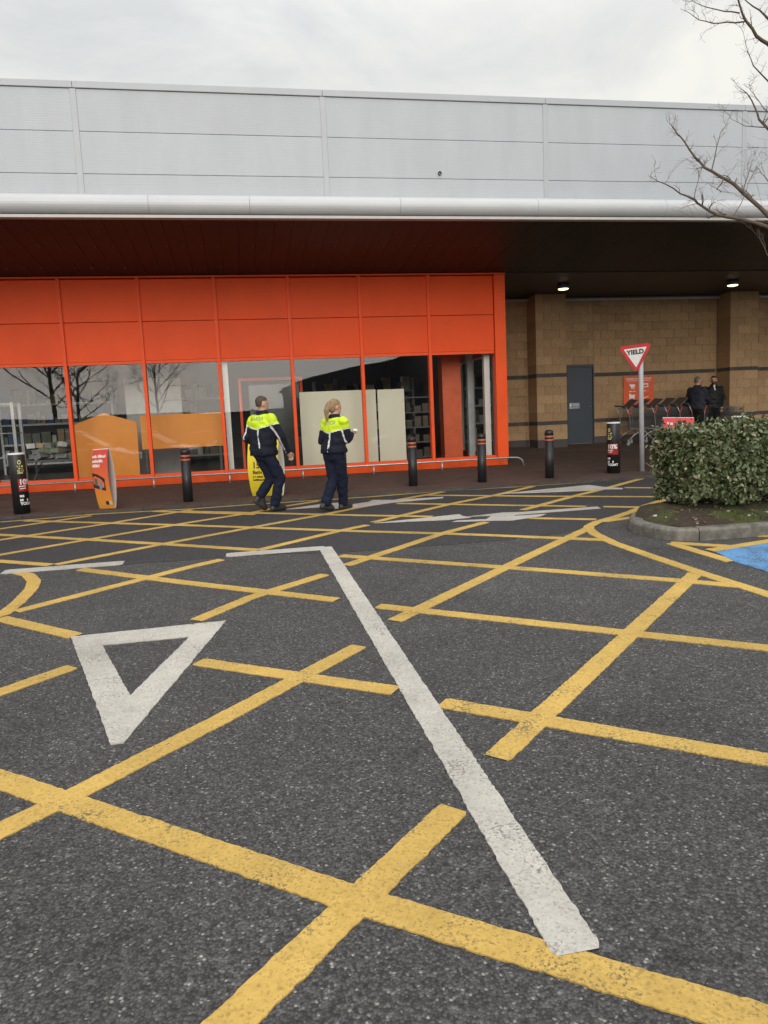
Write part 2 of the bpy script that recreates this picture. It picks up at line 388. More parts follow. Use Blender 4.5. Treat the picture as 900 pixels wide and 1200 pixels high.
M['grey_pl'] = mat('grey_plastic', (.07, .07, .075), .5)
M['wheel_grey'] = mat('wheel_rubber', (.26, .26, .26), .6)
M['lightgrey_pl'] = mat('light_grey_plastic', (.45, .45, .45), .5)
M['tyre'] = mat('tyre_rubber', (.02, .02, .02), .8)
M['lamp'] = mat('lamp_lens', (.9, .85, .7), .3, emit=((1, .80, .50), 2.2))
M['striplamp'] = mat('strip_lamp', (.9, .9, .9), .3, emit=((1, .98, .94), 5.0))

# ------------------------------------------------------------------ painted markings, traced in metres on the ground (x, y)
YEL=[
  [(-3.742,12.142),(-3.062,12.227),(-2.455,12.364),(-1.729,12.306),(-0.887,12.244),(0.135,12.318),(1.150,12.303),(2.066,12.319),(3.456,12.463),(4.611,12.401),(5.585,12.419),(6.956,12.490),(7.361,12.452)],
  [(-4.038,10.940),(-3.515,11.371),(-2.425,12.203)],
  [(-3.667,9.891),(-3.200,10.306),(-2.019,11.164),(-0.881,12.136)],
  [(-3.282,8.801),(-2.858,9.147),(-2.090,9.764),(-0.794,10.754),(0.052,11.320),(0.527,11.785),(1.138,12.190)],
  [(-2.051,8.272),(-1.035,9.074),(0.089,9.916),(1.080,10.626),(1.580,11.038),(2.579,11.827),(3.349,12.358)],
  [(0.084,8.225),(1.096,9.106),(1.514,9.405)],
  [(1.613,9.583),(3.016,10.806),(4.071,11.552),(4.981,12.328)],
  [(0.900,7.074),(2.265,8.422),(2.983,8.977)],
  [(3.764,9.740),(5.071,10.807),(5.895,11.420),(7.127,12.431)],
  [(0.979,5.095),(2.775,6.904),(3.935,8.051)],
  [(0.992,2.934),(3.737,5.643)],
  [(-1.915,6.345),(-0.596,7.617),(-0.305,7.852)],
  [(-0.443,5.585),(-0.019,6.148),(0.664,6.759)],
  [(-1.667,4.236),(-1.470,4.443),(-1.144,4.772)],
  [(-1.143,2.754),(-1.010,2.886),(-0.819,3.063),(-0.243,3.659),(0.649,4.618)],
  [(-0.268,1.631),(-0.132,1.768),(0.700,2.593)],
  [(-1.530,3.642),(-1.139,3.322),(0.235,2.174),(1.171,1.456),(1.315,1.349)],
  [(-0.371,4.627),(0.725,3.809)],
  [(0.922,3.582),(2.078,2.617),(2.266,2.460)],
  [(0.939,5.525),(3.015,3.818),(3.282,3.591)],
  [(0.915,7.568),(2.518,6.271),(3.488,5.443),(3.805,5.144)],
  [(-3.363,12.097),(-0.773,10.426),(1.373,8.949),(2.257,8.394),(3.780,7.294)],
  [(-4.190,11.369),(-3.338,10.772),(-1.936,9.760),(-0.671,8.807),(0.084,8.225)],
  [(-3.421,9.196),(-2.734,8.725),(-2.092,8.266)],
  [(-1.728,7.910),(-0.547,6.842),(0.656,5.810)],
  [(-0.935,11.959),(1.587,10.271),(2.465,9.717)],
  [(2.291,11.273),(4.065,10.076),(4.685,9.658)],
  [(4.882,9.538),(5.737,8.962)],
  [(2.967,12.046),(4.466,11.061),(6.112,10.055)],
  [(6.197,11.351),(6.827,10.907)],
  [(3.582,9.033),(4.296,8.576)],
  [(-1.486,12.256),(-1.064,11.943),(0.112,11.102)],
  [(6.379,10.191),(5.950,9.766),(5.425,9.351),(4.984,8.953),(4.571,8.634),(4.217,8.396),(3.987,8.158),(3.909,7.998),(3.820,7.670),(3.755,7.096),(3.761,6.437),(3.783,5.592),(3.826,4.857),(3.856,4.229)],
  [(4.277,8.403),(4.746,8.526)],
  [(-2.360,8.008),(-2.207,7.830),(-2.070,7.513),(-2.005,7.175),(-1.977,6.668),(-1.990,6.293),(-2.056,6.215),(-2.286,6.343)],
  [(-1.977,6.163),(-1.265,5.457)],
  [(4.269,6.877),(4.288,5.920)],
  [(4.281,6.897),(4.696,6.526)],
  [(4.397,6.419),(5.193,6.608),(5.908,6.745)],
  [(5.156,7.011),(5.773,6.589)],
]
WHI=[
  [(0.813,8.103),(0.827,1.783)],
  [(-0.266,8.070),(0.808,8.054)],
  [(-2.515,8.068),(-1.326,8.077)],
]
TRI=[
  [(-1.297,5.447),(-0.216,5.497),(-0.676,3.547)],
  [(-1.035,5.167),(-0.459,5.174),(-0.711,4.161)],
]
ARR=[
  [(1.612,9.508),(2.851,9.755),(2.850,9.588),(2.914,9.410),(2.577,9.343)],
  [(2.870,9.496),(3.449,9.632),(3.695,9.562),(4.811,9.574),(4.766,9.386),(3.545,9.364),(3.447,9.297),(3.911,9.251),(3.764,9.103),(3.316,8.946),(3.112,9.020),(2.584,9.164),(2.675,9.242),(3.053,9.185),(3.207,9.430)],
  [(0.533,11.420),(1.210,11.809),(1.552,11.774),(1.562,11.461),(1.910,11.663),(2.014,11.860),(2.337,11.697),(3.161,11.676),(3.106,11.526),(2.274,11.391),(1.656,11.100),(1.330,11.116),(1.166,11.403)],
  [(4.015,11.559),(5.001,11.810),(5.871,11.997),(5.954,11.595),(6.140,11.302),(6.056,11.176),(5.778,11.312),(5.537,11.253),(4.827,11.403),(4.289,11.543),(4.899,11.571),(5.669,11.680),(4.922,11.624)],
]
BLUE= [(4.411,6.347),(5.120,6.515),(5.840,6.666),(4.290,4.881),(4.298,5.463),(4.293,5.879)]

# ------------------------------------------------------------------ setting: ground, road, pavement
def ground_sheet(name, outline, zoff, m, parent=None, kind='structure'):
    return MB().poly([(x, y, road_z(min(y, 12.6)) + zoff) for x, y in outline]).build(name, m, parent, kind=kind)
g = MB()
xs = [-260, -30, 40, 260]; ys = [-260, -20, 0, 12.6, 40, 260]
vs = [(x, y, road_z(min(y, 12.6))) for y in ys for x in xs]; nx = len(xs)
g.add(vs, [(j*nx+i, j*nx+i+1, (j+1)*nx+i+1, (j+1)*nx+i) for j in range(len(ys)-1) for i in range(nx-1)])
car_park = g.build('car_park_ground', M['asphalt'], kind='structure')
# the darker, newer surface of the lane along the shop, laid over the old one with a ragged edge
edge = [(-14, 8.0), (-3.15, 7.99), (-2.53, 8.03), (-1.31, 7.98), (-0.26, 7.97), (0.4, 7.9), (0.94, 7.72), (1.64, 7.73), (2.45, 7.7), (3.29, 7.79), (4.08, 8.12), (4.84, 8.9), (6.5, 9.4), (22, 9.4)]
rag = []
for (a, b), (c, d) in zip(edge, edge[1:]):
    n = max(1, int(math.hypot(c - a, d - b) / .08))
    for k in range(n):
        t = k / n; rag.append((a + (c - a) * t, b + (d - b) * t + random.uniform(-.018, .018)))
lane = ground_sheet('access_road', rag + [(22, 9.4), (22, 12.44), (-14, 12.44)], .003, M['asphalt_new'])

_zi = [0]
def strip(pts, width, m, name, step=.02, jag=.0032, parent=car_park):
    """one painted line: a low slab with slightly ragged edges"""
    P = [Vector((x, y, 0)) for x, y in pts]; cum = [0.0]
    for a, b in zip(P, P[1:]): cum.append(cum[-1] + (b - a).length)
    L = cum[-1]; n = max(2, int(L / (step if min(p.y for p in P) < 7 else step * 2.5)))
    mid = []
    for i in range(n + 1):
        d = L * i / n; k = max(j for j in range(len(cum) - 1) if cum[j] <= d + 1e-9)
        t = (d - cum[k]) / max(cum[k+1] - cum[k], 1e-9); mid.append(P[k].lerp(P[k+1], min(t, 1)))
    _zi[0] += 1; z0 = .0042 + _zi[0] * .00006
    le, ri = [], []
    for i, p in enumerate(mid):
        a, b = mid[max(i-5, 0)], mid[min(i+5, n)]; t = (b - a).normalized(); nn = Vector((-t.y, t.x, 0))
        w1 = width / 2 + random.uniform(-jag, jag) + noise.noise((p.x * 9, p.y * 9, 1)) * .0035
        w2 = width / 2 + random.uniform(-jag, jag) + noise.noise((p.x * 9, p.y * 9, 7)) * .0035
        e = min(i, n - i)
        if e == 0: w1 *= .86; w2 *= .82
        le.append(p + nn * w1); ri.append(p - nn * w2)
    z = lambda p: road_z(p.y) + z0
    vs = []; fs = []
    for a, b in zip(le, ri):
        vs += [(a.x, a.y, z(a)), (b.x, b.y, z(b)), (a.x, a.y, z(a) - .006), (b.x, b.y, z(b) - .006)]
    for i in range(n):
        o = 4 * i; q = o + 4
        fs += [(o, o+1, q+1, q), (o+2, o, q, q+2), (o+1, o+3, q+3, q+1)]
    return MB().add(vs, fs).build(name, m, parent, fix=False)
# carry the lines on past the edge of the picture
YEL[16] = [(-4.2, 5.83)] + YEL[16] + [(3.88, -.82)]; YEL[18].append((3.86, 1.14)); YEL[19].append((3.84, 3.12)); YEL[32] += [(3.88, 2.0), (3.9, -1.2)]
YEL[15].insert(0, (-2.4, -.5)); YEL[14].insert(0, (-3.2, .7)); YEL[13].insert(0, (-4.0, 1.9))
BLUE = [(4.411, 6.347), (5.12, 6.515), (6.9, 6.75), (6.9, 4.1), (4.29, 4.1), (4.298, 5.463), (4.293, 5.879)]
for i, p in enumerate(YEL):
    far = sum(y for _, y in p) / len(p) > 11.9 and len(p) > 8
    strip(p, .085 if far else .122, M['yellow'], 'yellow_line')
strip(WHI[0], .148, M['white'], 'white_line'); strip(WHI[1], .21, M['white'], 'white_line'); strip(WHI[2], .21, M['white'], 'white_line')
def flat_mark(outer, inner, name, m, parent=car_park):
    _zi[0] += 1; z0 = .0042 + _zi[0] * .00006
    def rag(L, s=1):
        o = []
        for (a, b), (c, d) in zip(L, L[1:] + L[:1]):
            n = max(1, int(math.hypot(c-a, d-b) / .04))
            for k in range(n):
                t = k / n; j = 0 if k == 0 else .0035
                o.append(Vector((a + (c-a)*t + random.uniform(-j, j), b + (d-b)*t + random.uniform(-j, j), 0)))
        return o
    loops = [rag(outer)] + ([rag(inner)] if inner else [])
    tri = tessellate_polygon(loops); vs = [(p.x, p.y, road_z(p.y) + z0) for L in loops for p in L]
    mb = MB().add(vs, [tuple(t) for t in tri]); o = 0
    for L in loops:      # thin edge of the paint
        n = len(L); top = vs[o:o + n]; mb.add(top + [(x, y, z - .006) for x, y, z in top], [(i, (i+1) % n, (i+1) % n + n, i + n) for i in range(n)]); o += n
    return mb.build(name, m, parent, fix=False)
TRI[0] = TRI[0][:2] + [(-.655, 3.545), (-.715, 3.545)]
flat_mark(TRI[0], TRI[1], 'give_way_triangle', M['white'])
for a in ARR: flat_mark(a, None, 'white_arrow', M['white'])
flat_mark(BLUE, None, 'blue_bay_patch', M['blue'])

# pavement in front of the shop and under the canopy
pv = MB(); X0, X1 = -14.0, 22.0
ys = [12.535, 13.4, 14.5, 15.86]
vs = [(x, y, pave_z(y)) for y in ys for x in (X0, X1)]
pv.add(vs, [(2*i, 2*i+1, 2*i+3, 2*i+2) for i in range(3)])
vs = [(x, y, pave_z(y)) for y in (15.86, 17.5, 19.3) for x in (5.7, X1)]
pv.add(vs, [(2*i, 2*i+1, 2*i+3, 2*i+2) for i in range(2)])
pavement = pv.build('pavement', M['paver'], kind='structure')
ks = MB().box(-.452, .452, -.065, .065, -.1, 0).mesh('kerb_stone', M['road_kerb'])
x = X0
while x < X1:
    link('kerb_stone', ks, pavement, loc=(x, 12.468, .284 + random.uniform(-.003, .003)), rot=(0, 0, random.uniform(-.003, .003)))
    x += .914

# ------------------------------------------------------------------ planting bed with kerb
def soil_mat():
    m, nt, b = bsdf('mossy_soil')
    tc = N(nt, 'ShaderNodeTexCoord'); v = tc.outputs['Object']
    n1 = N(nt, 'ShaderNodeTexNoise', i_Scale=2.6, i_Detail=6.0, i_Roughness=.65); nt.links.new(v, n1.inputs['Vector'])
    n2 = N(nt, 'ShaderNodeTexNoise', i_Scale=45.0, i_Detail=5.0, i_Roughness=.7); nt.links.new(v, n2.inputs['Vector'])
    soil = ramp(nt, [(.3, (.022, .015, .010)), (.6, (.060, .042, .028)), (.72, (.12, .095, .07))], n2.outputs['Fac'])
    moss = ramp(nt, [(.3, (.035, .045, .010)), (.7, (.095, .115, .022))], n2.outputs['Fac'])
    f = ramp(nt, [(.47, 0.0), (.58, 1.0)], n1.outputs['Fac'])
    mx = N(nt, 'ShaderNodeMix', data_type='RGBA'); nt.links.new(f.outputs[0], mx.inputs[0])
    nt.links.new(soil.outputs[0], mx.inputs[6]); nt.links.new(moss.outputs[0], mx.inputs[7])
    nt.links.new(mx.outputs[2], b.inputs['Base Color']); b.inputs['Roughness'].default_value = .95
    bp = N(nt, 'ShaderNodeBump', i_Strength=.9, i_Distance=.02); nt.links.new(n2.outputs['Fac'], bp.inputs['Height']); nt.links.new(bp.outputs[0], b.inputs['Normal'])
    return m
M['soil'] = soil_mat()
OUT = [(11.0, 6.86), (10.085, 6.86), (9.17, 6.86), (8.255, 6.86), (7.34, 6.86), (6.42, 6.86), (5.5, 6.86), (4.60, 6.88), (4.40, 6.97), (4.28, 7.22), (4.24, 7.45), (4.26, 7.66), (4.34, 7.86), (4.52, 8.12), (4.80, 8.36), (5.2, 8.47), (6.0, 8.5), (7.0, 8.5), (8.0, 8.5), (9.0, 8.5), (10.0, 8.5), (11.0, 8.5)]
bed_root = empty('planting_bed', (6.5, 8.0, road_z(8.0)), label='raised mossy soil bed with grey concrete kerb beneath the clipped hedge', cat='planting bed', world=True)
def offset(path, d):
    o = []
    for i, (x, y) in enumerate(path):
        a, b = path[max(i-1, 0)], path[min(i+1, len(path)-1)]; tx, ty = b[0]-a[0], b[1]-a[1]; L = math.hypot(tx, ty)
        o.append((x + ty / L * d, y - tx / L * d))   # right-hand side of the walk
    return o
INN = offset(OUT, .135); MIDC = offset(OUT, .022)
# walk runs right to left along the front, so the bed is on its left in plan: check side once
if INN[2][1] < OUT[2][1]: INN = offset(OUT, -.135); MIDC = offset(OUT, -.022)
cuts = [0, 1, 2, 3, 4, 5, 6, 7, 9, 11, 13, 15, 16, 17, 18, 19, 20, 21]
for a, b in zip(cuts, cuts[1:]):
    mb = MB(); k = list(range(a, b + 1)); h0 = .135 + random.uniform(-.004, .004)
    def shr(P, i):   # 5 mm joint at both ends of a stone
        x, y = P[i]
        if i == a: q = P[i+1]; s = .004
        elif i == b: q = P[i-1]; s = .004
        else: return x, y
        L = math.hypot(q[0]-x, q[1]-y); return x + (q[0]-x)*s/L, y + (q[1]-y)*s/L
    secs = []
    for i in k:
        (ox, oy), (mx_, my_), (ix, iy) = shr(OUT, i), shr(MIDC, i), shr(INN, i); z = road_z(oy)
        secs.append([Vector((ox, oy, z - .06)), Vector((ox, oy, z + h0 - .028)), Vector((mx_, my_, z + h0)), Vector((ix, iy, z + h0)), Vector((ix, iy, z - .06))])
    mb.rings(secs).build('kerb_stone', M['kerb'], bed_root, bevel=.006)
def soil_z(x, y):
    e = min(abs(y - 6.98), abs(8.4 - y), max(0, x - 4.36)); u = min(1, e / .55)
    return road_z(y) + .095 + .17 * u * (2 - u) + noise.noise((x * 3, y * 3, 0)) * .028 + noise.noise((x * 9, y * 9, 2)) * .014
sm = MB(); nxs, nys = 110, 36
gx = [4.30 + (11.0 - 4.30) * (i / nxs) ** 1.25 for i in range(nxs + 1)]; gy = [6.93 + (8.43 - 6.93) * j / nys for j in range(nys + 1)]
def inset(x, y):  # keep the sheet inside the rounded end
    if x < 5.0:
        c = Vector((5.05, 8.0)); 
        lim = .70 if y > 8.0 else .72
        lo = 4.36 + (.62 * max(0, (y - 7.7) / .73) ** 1.5 if y > 7.7 else 0) + (.24 * max(0, (7.3 - y) / .35) ** 2 if y < 7.3 else 0)
        return max(x, lo)
    return x
sm.add([(inset(x, y), y, soil_z(x, y)) for y in gy for x in gx], [(j*(nxs+1)+i, j*(nxs+1)+i+1, (j+1)*(nxs+1)+i+1, (j+1)*(nxs+1)+i) for j in range(nys) for i in range(nxs)])
sm.build('soil', M['soil'], bed_root, smooth=True)
lit = MB()
for k in range(150):   # pale chips and dead leaves on the soil
    x = random.uniform(4.45, 7.5); y = random.uniform(7.0, 7.7); z = soil_z(x, y); s = random.uniform(.006, .022)
    Mx = Matrix.Translation((x, y, z + s * .3)) @ Matrix.Rotation(random.uniform(0, 6.3), 4, 'Z') @ Matrix.Rotation(random.uniform(-.6, .6), 4, 'X')
    lit.box(-s, s, -s * .7, s * .7, -s * .3, s * .3, random.choice((0, 1, 1, 1)), Mx)
lit.build('litter', [mat('pale_chip', (.55, .53, .48), .8, rnd=.2), mat('dead_leaf', (.16, .10, .055), .8)], bed_root, kind='stuff')
def leaf_geo(rows):
    """rows: (centre, dir, normal, length, width, colour) -> one mesh of folded leaves with a tint attribute"""
    vs = []; fs = []; cols = []
    for c, d, n, L, W, col in rows:
        s = d.cross(n)
        if s.length < 1e-4: continue
        s.normalize(); u = s.cross(d).normalized(); o = len(vs)
        for t, wv, up in ((-.5, 0, 0), (-.22, .42, .10), (.2, .46, .10), (.5, 0, -.12), (.2, -.46, .10), (-.22, -.42, .10), (-.05, 0, -.02)):
            vs.append(c + d * (L * t) + s * (W * wv) + u * (W * up))
        fs += [(o, o+1, o+6), (o+1, o+2, o+6), (o+2, o+3, o+6), (o+3, o+4, o+6), (o+4, o+5, o+6), (o+5, o, o+6)]; cols += [col] * 7
    return vs, fs, cols
def leaf_mesh(name, rows, m):
    vs, fs, cols = leaf_geo(rows); me = bpy.data.meshes.new(name); me.from_pydata([tuple(v) for v in vs], [], fs); me.materials.append(m)
    at = me.color_attributes.new('tint', 'FLOAT_COLOR', 'POINT'); at.data.foreach_set('color', [q for c in cols for q in (*c, 1)])
    me.polygons.foreach_set('use_smooth', [True] * len(me.polygons)); me.update(); return me
rv = lambda: Vector((random.gauss(0, 1), random.gauss(0, 1), random.gauss(0, 1))).normalized()
rows = []
for cx, cy, n_ in ((5.35, 7.12, 26), (5.75, 7.1, 34), (6.2, 7.08, 30), (4.85, 7.2, 10), (6.6, 7.15, 30)):
    for k in range(n_):
        x, y = cx + random.gauss(0, .1), cy + random.gauss(0, .05)
        d = (Vector((0, 0, 1)) + rv() * .8).normalized(); g_ = random.uniform(.7, 1.3)
        rows.append((Vector((x, y, soil_z(x, y) + .025)), d, rv(), random.uniform(.03, .075), .014, (.07 * g_, .11 * g_, .022 * g_)))
link('weed_tufts', leaf_mesh('weed_tufts', rows, M['grass']), bed_root, kind='stuff')

# ------------------------------------------------------------------ hedge
hedge = empty('clipped_hedge', (6.8, 8.0, soil_z(6.8, 8.0)), label='dense clipped grey-green evergreen hedge in the kerbed bed', cat='hedge', world=True)
HX0, HX1, HY0, HY1, HZ0, HZ1 = 4.72, 10.9, 7.22, 8.20, .36, 1.33
def hedge_point(depth):
    """a point on the rounded, lumpy hedge surface, pushed in by depth, with its outward normal"""
    while True:
        f = random.random()
        if f < .42: p = Vector((random.uniform(HX0, HX1), HY0, random.uniform(HZ0, HZ1))); n = Vector((0, -1, 0))
        elif f < .72: p = Vector((random.uniform(HX0, HX1), random.uniform(HY0, HY1), HZ1)); n = Vector((0, 0, 1))
        elif f < .84: p = Vector((HX0, random.uniform(HY0, HY1), random.uniform(HZ0, HZ1))); n = Vector((-1, 0, 0))
        else: p = Vector((random.uniform(HX0, HX1), HY1, random.uniform(HZ0, HZ1))); n = Vector((0, 1, 0))
        if p.x > 7.3 and random.random() < .6: continue
        break
    r = .30
    c = Vector((max(p.x, HX0 + r * 1.5), min(max(p.y, HY0 + r), HY1 - r), min(max(p.z, HZ0 + .1), HZ1 - r * .8)))
    d = p - c
    if d.length > 1e-4:
        n2 = d.normalized(); rad = r * (1.0 if n2.z > -.2 else .9); 
        if d.length > rad: p = c + n2 * max(rad, d.length * .80)
        n = (n * .4 + n2).normalized()
    lump = noise.noise(p * 2.3) * .085 + noise.noise(p * 5.5) * .05 + noise.noise(p * 11) * .02
    under = max(0, (HZ0 + .22 - p.z)) * (.5 if p.y < 8 else 0)
    p = p + n * lump + Vector((0, under * .5, 0)) - n * depth
    return p, n
rows = []
for k in range(27000):
    dep = random.choice((0, 0, .01, .03, .06)) + random.expovariate(16)
    p, n = hedge_point(dep)
    if p.z < soil_z(p.x, p.y) + .05: continue
    bare = noise.noise((p.x * 2.2, p.y * 2, 5)) + (.5 if abs(p.x - 5.0) < .18 else 0)
    if p.z < .44 + bare * .12 and p.y < 7.45: continue
    d = (n * random.uniform(.1, .9) + Vector((0, 0, random.uniform(-.5, .7))) + rv() * .75).normalized()
    nn = (n * .8 + Vector((0, 0, .55)) + rv() * .55).normalized()
    g_ = random.uniform(.65, 1.35); t = random.random()
    if t < .62: col = (.072 * g_, .100 * g_, .034 * g_)
    elif t < .86: col = (.135 * g_, .155 * g_, .068 * g_)
    elif t < .96: col = (.27 * g_, .265 * g_, .15 * g_)
    else: col = (.17 * g_, .12 * g_, .07 * g_)
    if random.random() < .04: p = p + n * random.uniform(.03, .10) + Vector((0, 0, random.uniform(0, .05)))
    if abs(p.x - 5.0) < .14 and p.z < .52 and p.y < 7.85: continue
    L = random.uniform(.034, .070) * (1.25 if random.random() < .1 else 1)
    rows.append((p, d, nn, L, L * random.uniform(.5, .66), col))
for k in range(2600):     # the dense inside of the hedge, down to the soil
    x = HX0 + .15 + (7.6 - HX0) * random.random() ** 1.2; y = random.uniform(7.42, HY1 - .02); p = Vector((x, y, soil_z(x, y) + random.uniform(.03, .5)))
    if abs(x - 5.0) < .16 and y < 7.85: continue
    L = random.uniform(.05, .09); g_ = random.uniform(.7, 1.2)
    rows.append((p, rv(), (rv() + Vector((0, -.6, .3))).normalized(), L, L * .6, (.085 * g_, .10 * g_, .042 * g_)))
link('foliage', leaf_mesh('foliage', rows, M['leaf']), hedge, kind='stuff')
for sx, sy, r in ((4.98, 7.78, .05), (5.12, 7.74, .028), (5.75, 7.95, .035), (6.4, 7.95, .04), (7.1, 8.0, .035), (8.0, 8.0, .04), (9.2, 8.0, .04)):
    st = MB(); z = soil_z(sx, sy) - .05
    path = [Vector((sx, sy, z)), Vector((sx + .01, sy + .02, z + .18)), Vector((sx - .03, sy + .04, z + .42)), Vector((sx + .03, sy + .06, z + .75))]
    st.tube(path, [r * 1.15, r, r * .85, r * .5], 8)
    for q in range(9):
        b0 = path[1].lerp(path[3], random.random()); e = b0 + Vector((random.uniform(-.35, .35), random.uniform(-.3, .3), random.uniform(.1, .35)))
        st.tube([b0, b0.lerp(e, .5) + rv() * .03, e], [r * .35, r * .25, r * .1], 5)
    st.build('stem', M['bark'], hedge, smooth=True)

# ------------------------------------------------------------------ bare trees
def twigs(mb, base, d, L, r, depth, spread=.55, up=.12, n=4, zig=.16):
    pts = [Vector(base)]; rr = [r]; dd = Vector(d).normalized()
    for i in range(n):
        dd = (dd + rv() * zig + Vector((0, 0, up * .3))).normalized(); pts.append(pts[-1] + dd * (L / n)); rr.append(max(r * (1 - .72 * (i + 1) / n), .0011))
    mb.tube(pts, rr, 4 if r < .012 else 6, caps=False)
    if depth <= 0: return
    for i in range(1, n + 1):
        for q in range(random.choice((1, 1, 2))):
            nd = (dd + rv() * spread * 1.6 + Vector((0, 0, up))).normalized()
            twigs(mb, pts[i], nd, L * random.uniform(.38, .62), max(rr[i] * .7, .0014), depth - 1, spread, up, max(3, n - 1), zig)
BR = [
 ('a',0.022,[(6.12,7.90,3.55),(5.73,7.86,3.63),(5.42,7.83,3.66),(5.20,7.79,3.74),(5.10,7.76,3.80),(4.89,7.72,3.86),(4.69,7.69,3.94),(4.49,7.65,4.01)]),
 ('b',0.026,[(6.35,8.20,3.76),(6.14,8.22,3.94),(5.93,8.25,4.12),(5.77,8.27,4.22),(5.57,8.30,4.32),(5.47,8.32,4.44),(5.34,8.35,4.62),(5.27,8.38,4.74),(5.18,8.40,4.85)]),
 ('ba',0.008,[(5.63,8.25,4.27),(5.72,8.28,4.56),(5.80,8.32,4.73),(5.93,8.35,4.92)]),
 ('bb',0.008,[(5.76,8.20,4.18),(5.65,8.17,4.04),(5.68,8.13,4.01),(5.84,8.10,3.98)]),
 ('bc',0.007,[(6.01,8.20,4.02),(6.12,8.27,4.24),(6.22,8.33,4.41),(6.36,8.40,4.61)]),
 ('ca',0.006,[(5.61,7.80,3.65),(5.72,7.83,3.79),(5.85,7.87,4.04),(5.98,7.90,4.26)]),
 ('cb',0.006,[(5.11,7.80,3.82),(5.19,7.85,4.01),(5.27,7.90,4.17)]),
 ('c',0.016,[(6.25,8.10,4.71),(6.16,8.12,4.81),(6.12,8.15,4.96),(6.02,8.17,5.11),(5.93,8.20,5.20)]),
 ('cc',0.007,[(6.22,8.10,4.72),(5.91,8.05,4.71),(5.70,8.00,4.76)]),
 ('cd',0.006,[(6.25,8.10,4.89),(6.16,8.13,5.00),(6.07,8.17,5.15),(6.07,8.20,5.25)]),
 ('d',0.022,[(6.39,8.30,5.73),(6.21,8.26,5.79),(6.04,8.22,5.92),(5.92,8.18,6.06),(5.84,8.14,6.23),(5.76,8.10,6.43)]),
 ('da',0.010,[(6.07,8.30,5.96),(5.86,8.32,5.95),(5.69,8.34,5.95),(5.53,8.36,5.99),(5.41,8.38,6.06),(5.31,8.40,6.11)]),
 ('db',0.009,[(6.01,8.30,6.05),(5.87,8.38,6.11),(5.67,8.45,6.17),(5.55,8.53,6.28),(5.52,8.60,6.40)]),
 ('e',0.009,[(6.17,8.00,5.18),(5.97,8.00,5.34),(5.90,8.00,5.47),(5.84,8.00,5.69)]),
 ('f',0.014,[(6.54,8.50,6.11),(6.42,8.50,6.20),(6.24,8.50,6.29),(6.09,8.50,6.39)]),
 ('g',0.006,[(6.19,8.00,4.09),(6.11,8.00,4.18),(6.02,8.00,4.25)]),
 ('h',0.006,[(6.05,7.80,3.21),(5.97,7.80,3.35),(5.94,7.80,3.42)]),
]
tree = empty('bare_tree', (8.2, 7.95, soil_z(8.2, 7.95)), label='leafless tree reaching thin branches in from the right edge', cat='tree', world=True)
T = Vector((8.2, 7.95, 0)); tr = MB()
tpts = [T + Vector((.02 * math.sin(z * 2), .03 * math.cos(z * 1.3), z)) for z in (.15, .6, 1.4, 2.2, 3.0, 4.0, 5.0, 6.2, 7.4)]
tr.tube(tpts, [.16, .125, .115, .105, .095, .075, .058, .035, .012], 12)
tr.build('trunk', M['bark'], tree, smooth=True)
cb = MB()
join = {'a': 2.55, 'b': 2.7, 'c': 3.2, 'd': 4.1, 'f': 4.9, 'e': 3.6, 'g': 2.9, 'h': 2.4, 'cd': 3.3}
random.seed(21)
for key, r, pts in BR:
    P = [Vector(p) for p in pts]
    if key in join:
        j = Vector((8.2, 7.95, join[key])); m1 = P[0].lerp(j, .5) + Vector((0, 0, -.12))
        cb.tube([j, m1, P[0]], [r * 2.0, r * 1.5, r], 8, caps=False)
    n = len(P); fine = []; fr = []
    for i in range(n - 1):
        for t in (0, .5):
            q = P[i].lerp(P[i+1], t) + rv() * (.008 if (i or t) else 0); fine.append(q); fr.append(max(r * (1 - .86 * (i + t) / (n - 1)), .0026))
    fine.append(P[-1]); fr.append(.002)
    cb.tube(fine, fr, 7 if r > .012 else 5, caps=False)
    for i in range(1, len(fine)):
        d = (fine[i] - fine[i-1]).normalized()
        for q in range(random.choice((0, 1, 1, 2)) if r > .012 else random.choice((0, 1, 1))):
            nd = (d * .5 + rv() * .8 + Vector((0, 0, .35))).normalized()
            twigs(cb, fine[i], nd, random.uniform(.06, .26), max(fr[i] * .4, .0024), 1, .8, .1, 4, .45)
for z, a, L in ((2.6, .4, 2.0), (3.0, 1.6, 2.1), (3.4, -.6, 2.2), (3.9, 2.6, 1.5), (4.4, .9, 1.8), (4.8, -1.4, 1.5), (5.4, 2.2, 1.2), (5.9, .2, 1.2), (6.4, -2.4, 1.0), (3.2, -1.5, 1.6)):
    twigs(cb, T + Vector((0, 0, z)), Vector((math.cos(a), math.sin(a), .55)), L, .03, 3, .6, .15, 5, .14)
cb.build('crown', M['twig'], tree, smooth=True, fix=False)
def park_tree(x, y, H, seed, label):
    random.seed(seed); z = road_z(y)
    rt = empty('park_tree', (x, y, z), label=label, cat='tree', group='bare trees behind the photographer', world=True)
    MB().tube([(x, y, z - .1), (x + .05, y, z + H * .2), (x - .03, y + .04, z + H * .42), (x + .05, y, z + H * .62)], [.14, .10, .085, .05], 8).build('trunk', M['bark'], rt, smooth=True)
    c = MB()
    for k in range(11):
        b = Vector((x, y, z + H * (.3 + .032 * k))); a = k * 2.4 + random.random()
        twigs(c, b, Vector((math.cos(a), math.sin(a), random.uniform(.6, 1.2))), H * random.uniform(.30, .46), .04, 4, .65, .10, 4, .18)
    c.build('crown', M['twig'], rt, smooth=True, fix=False)

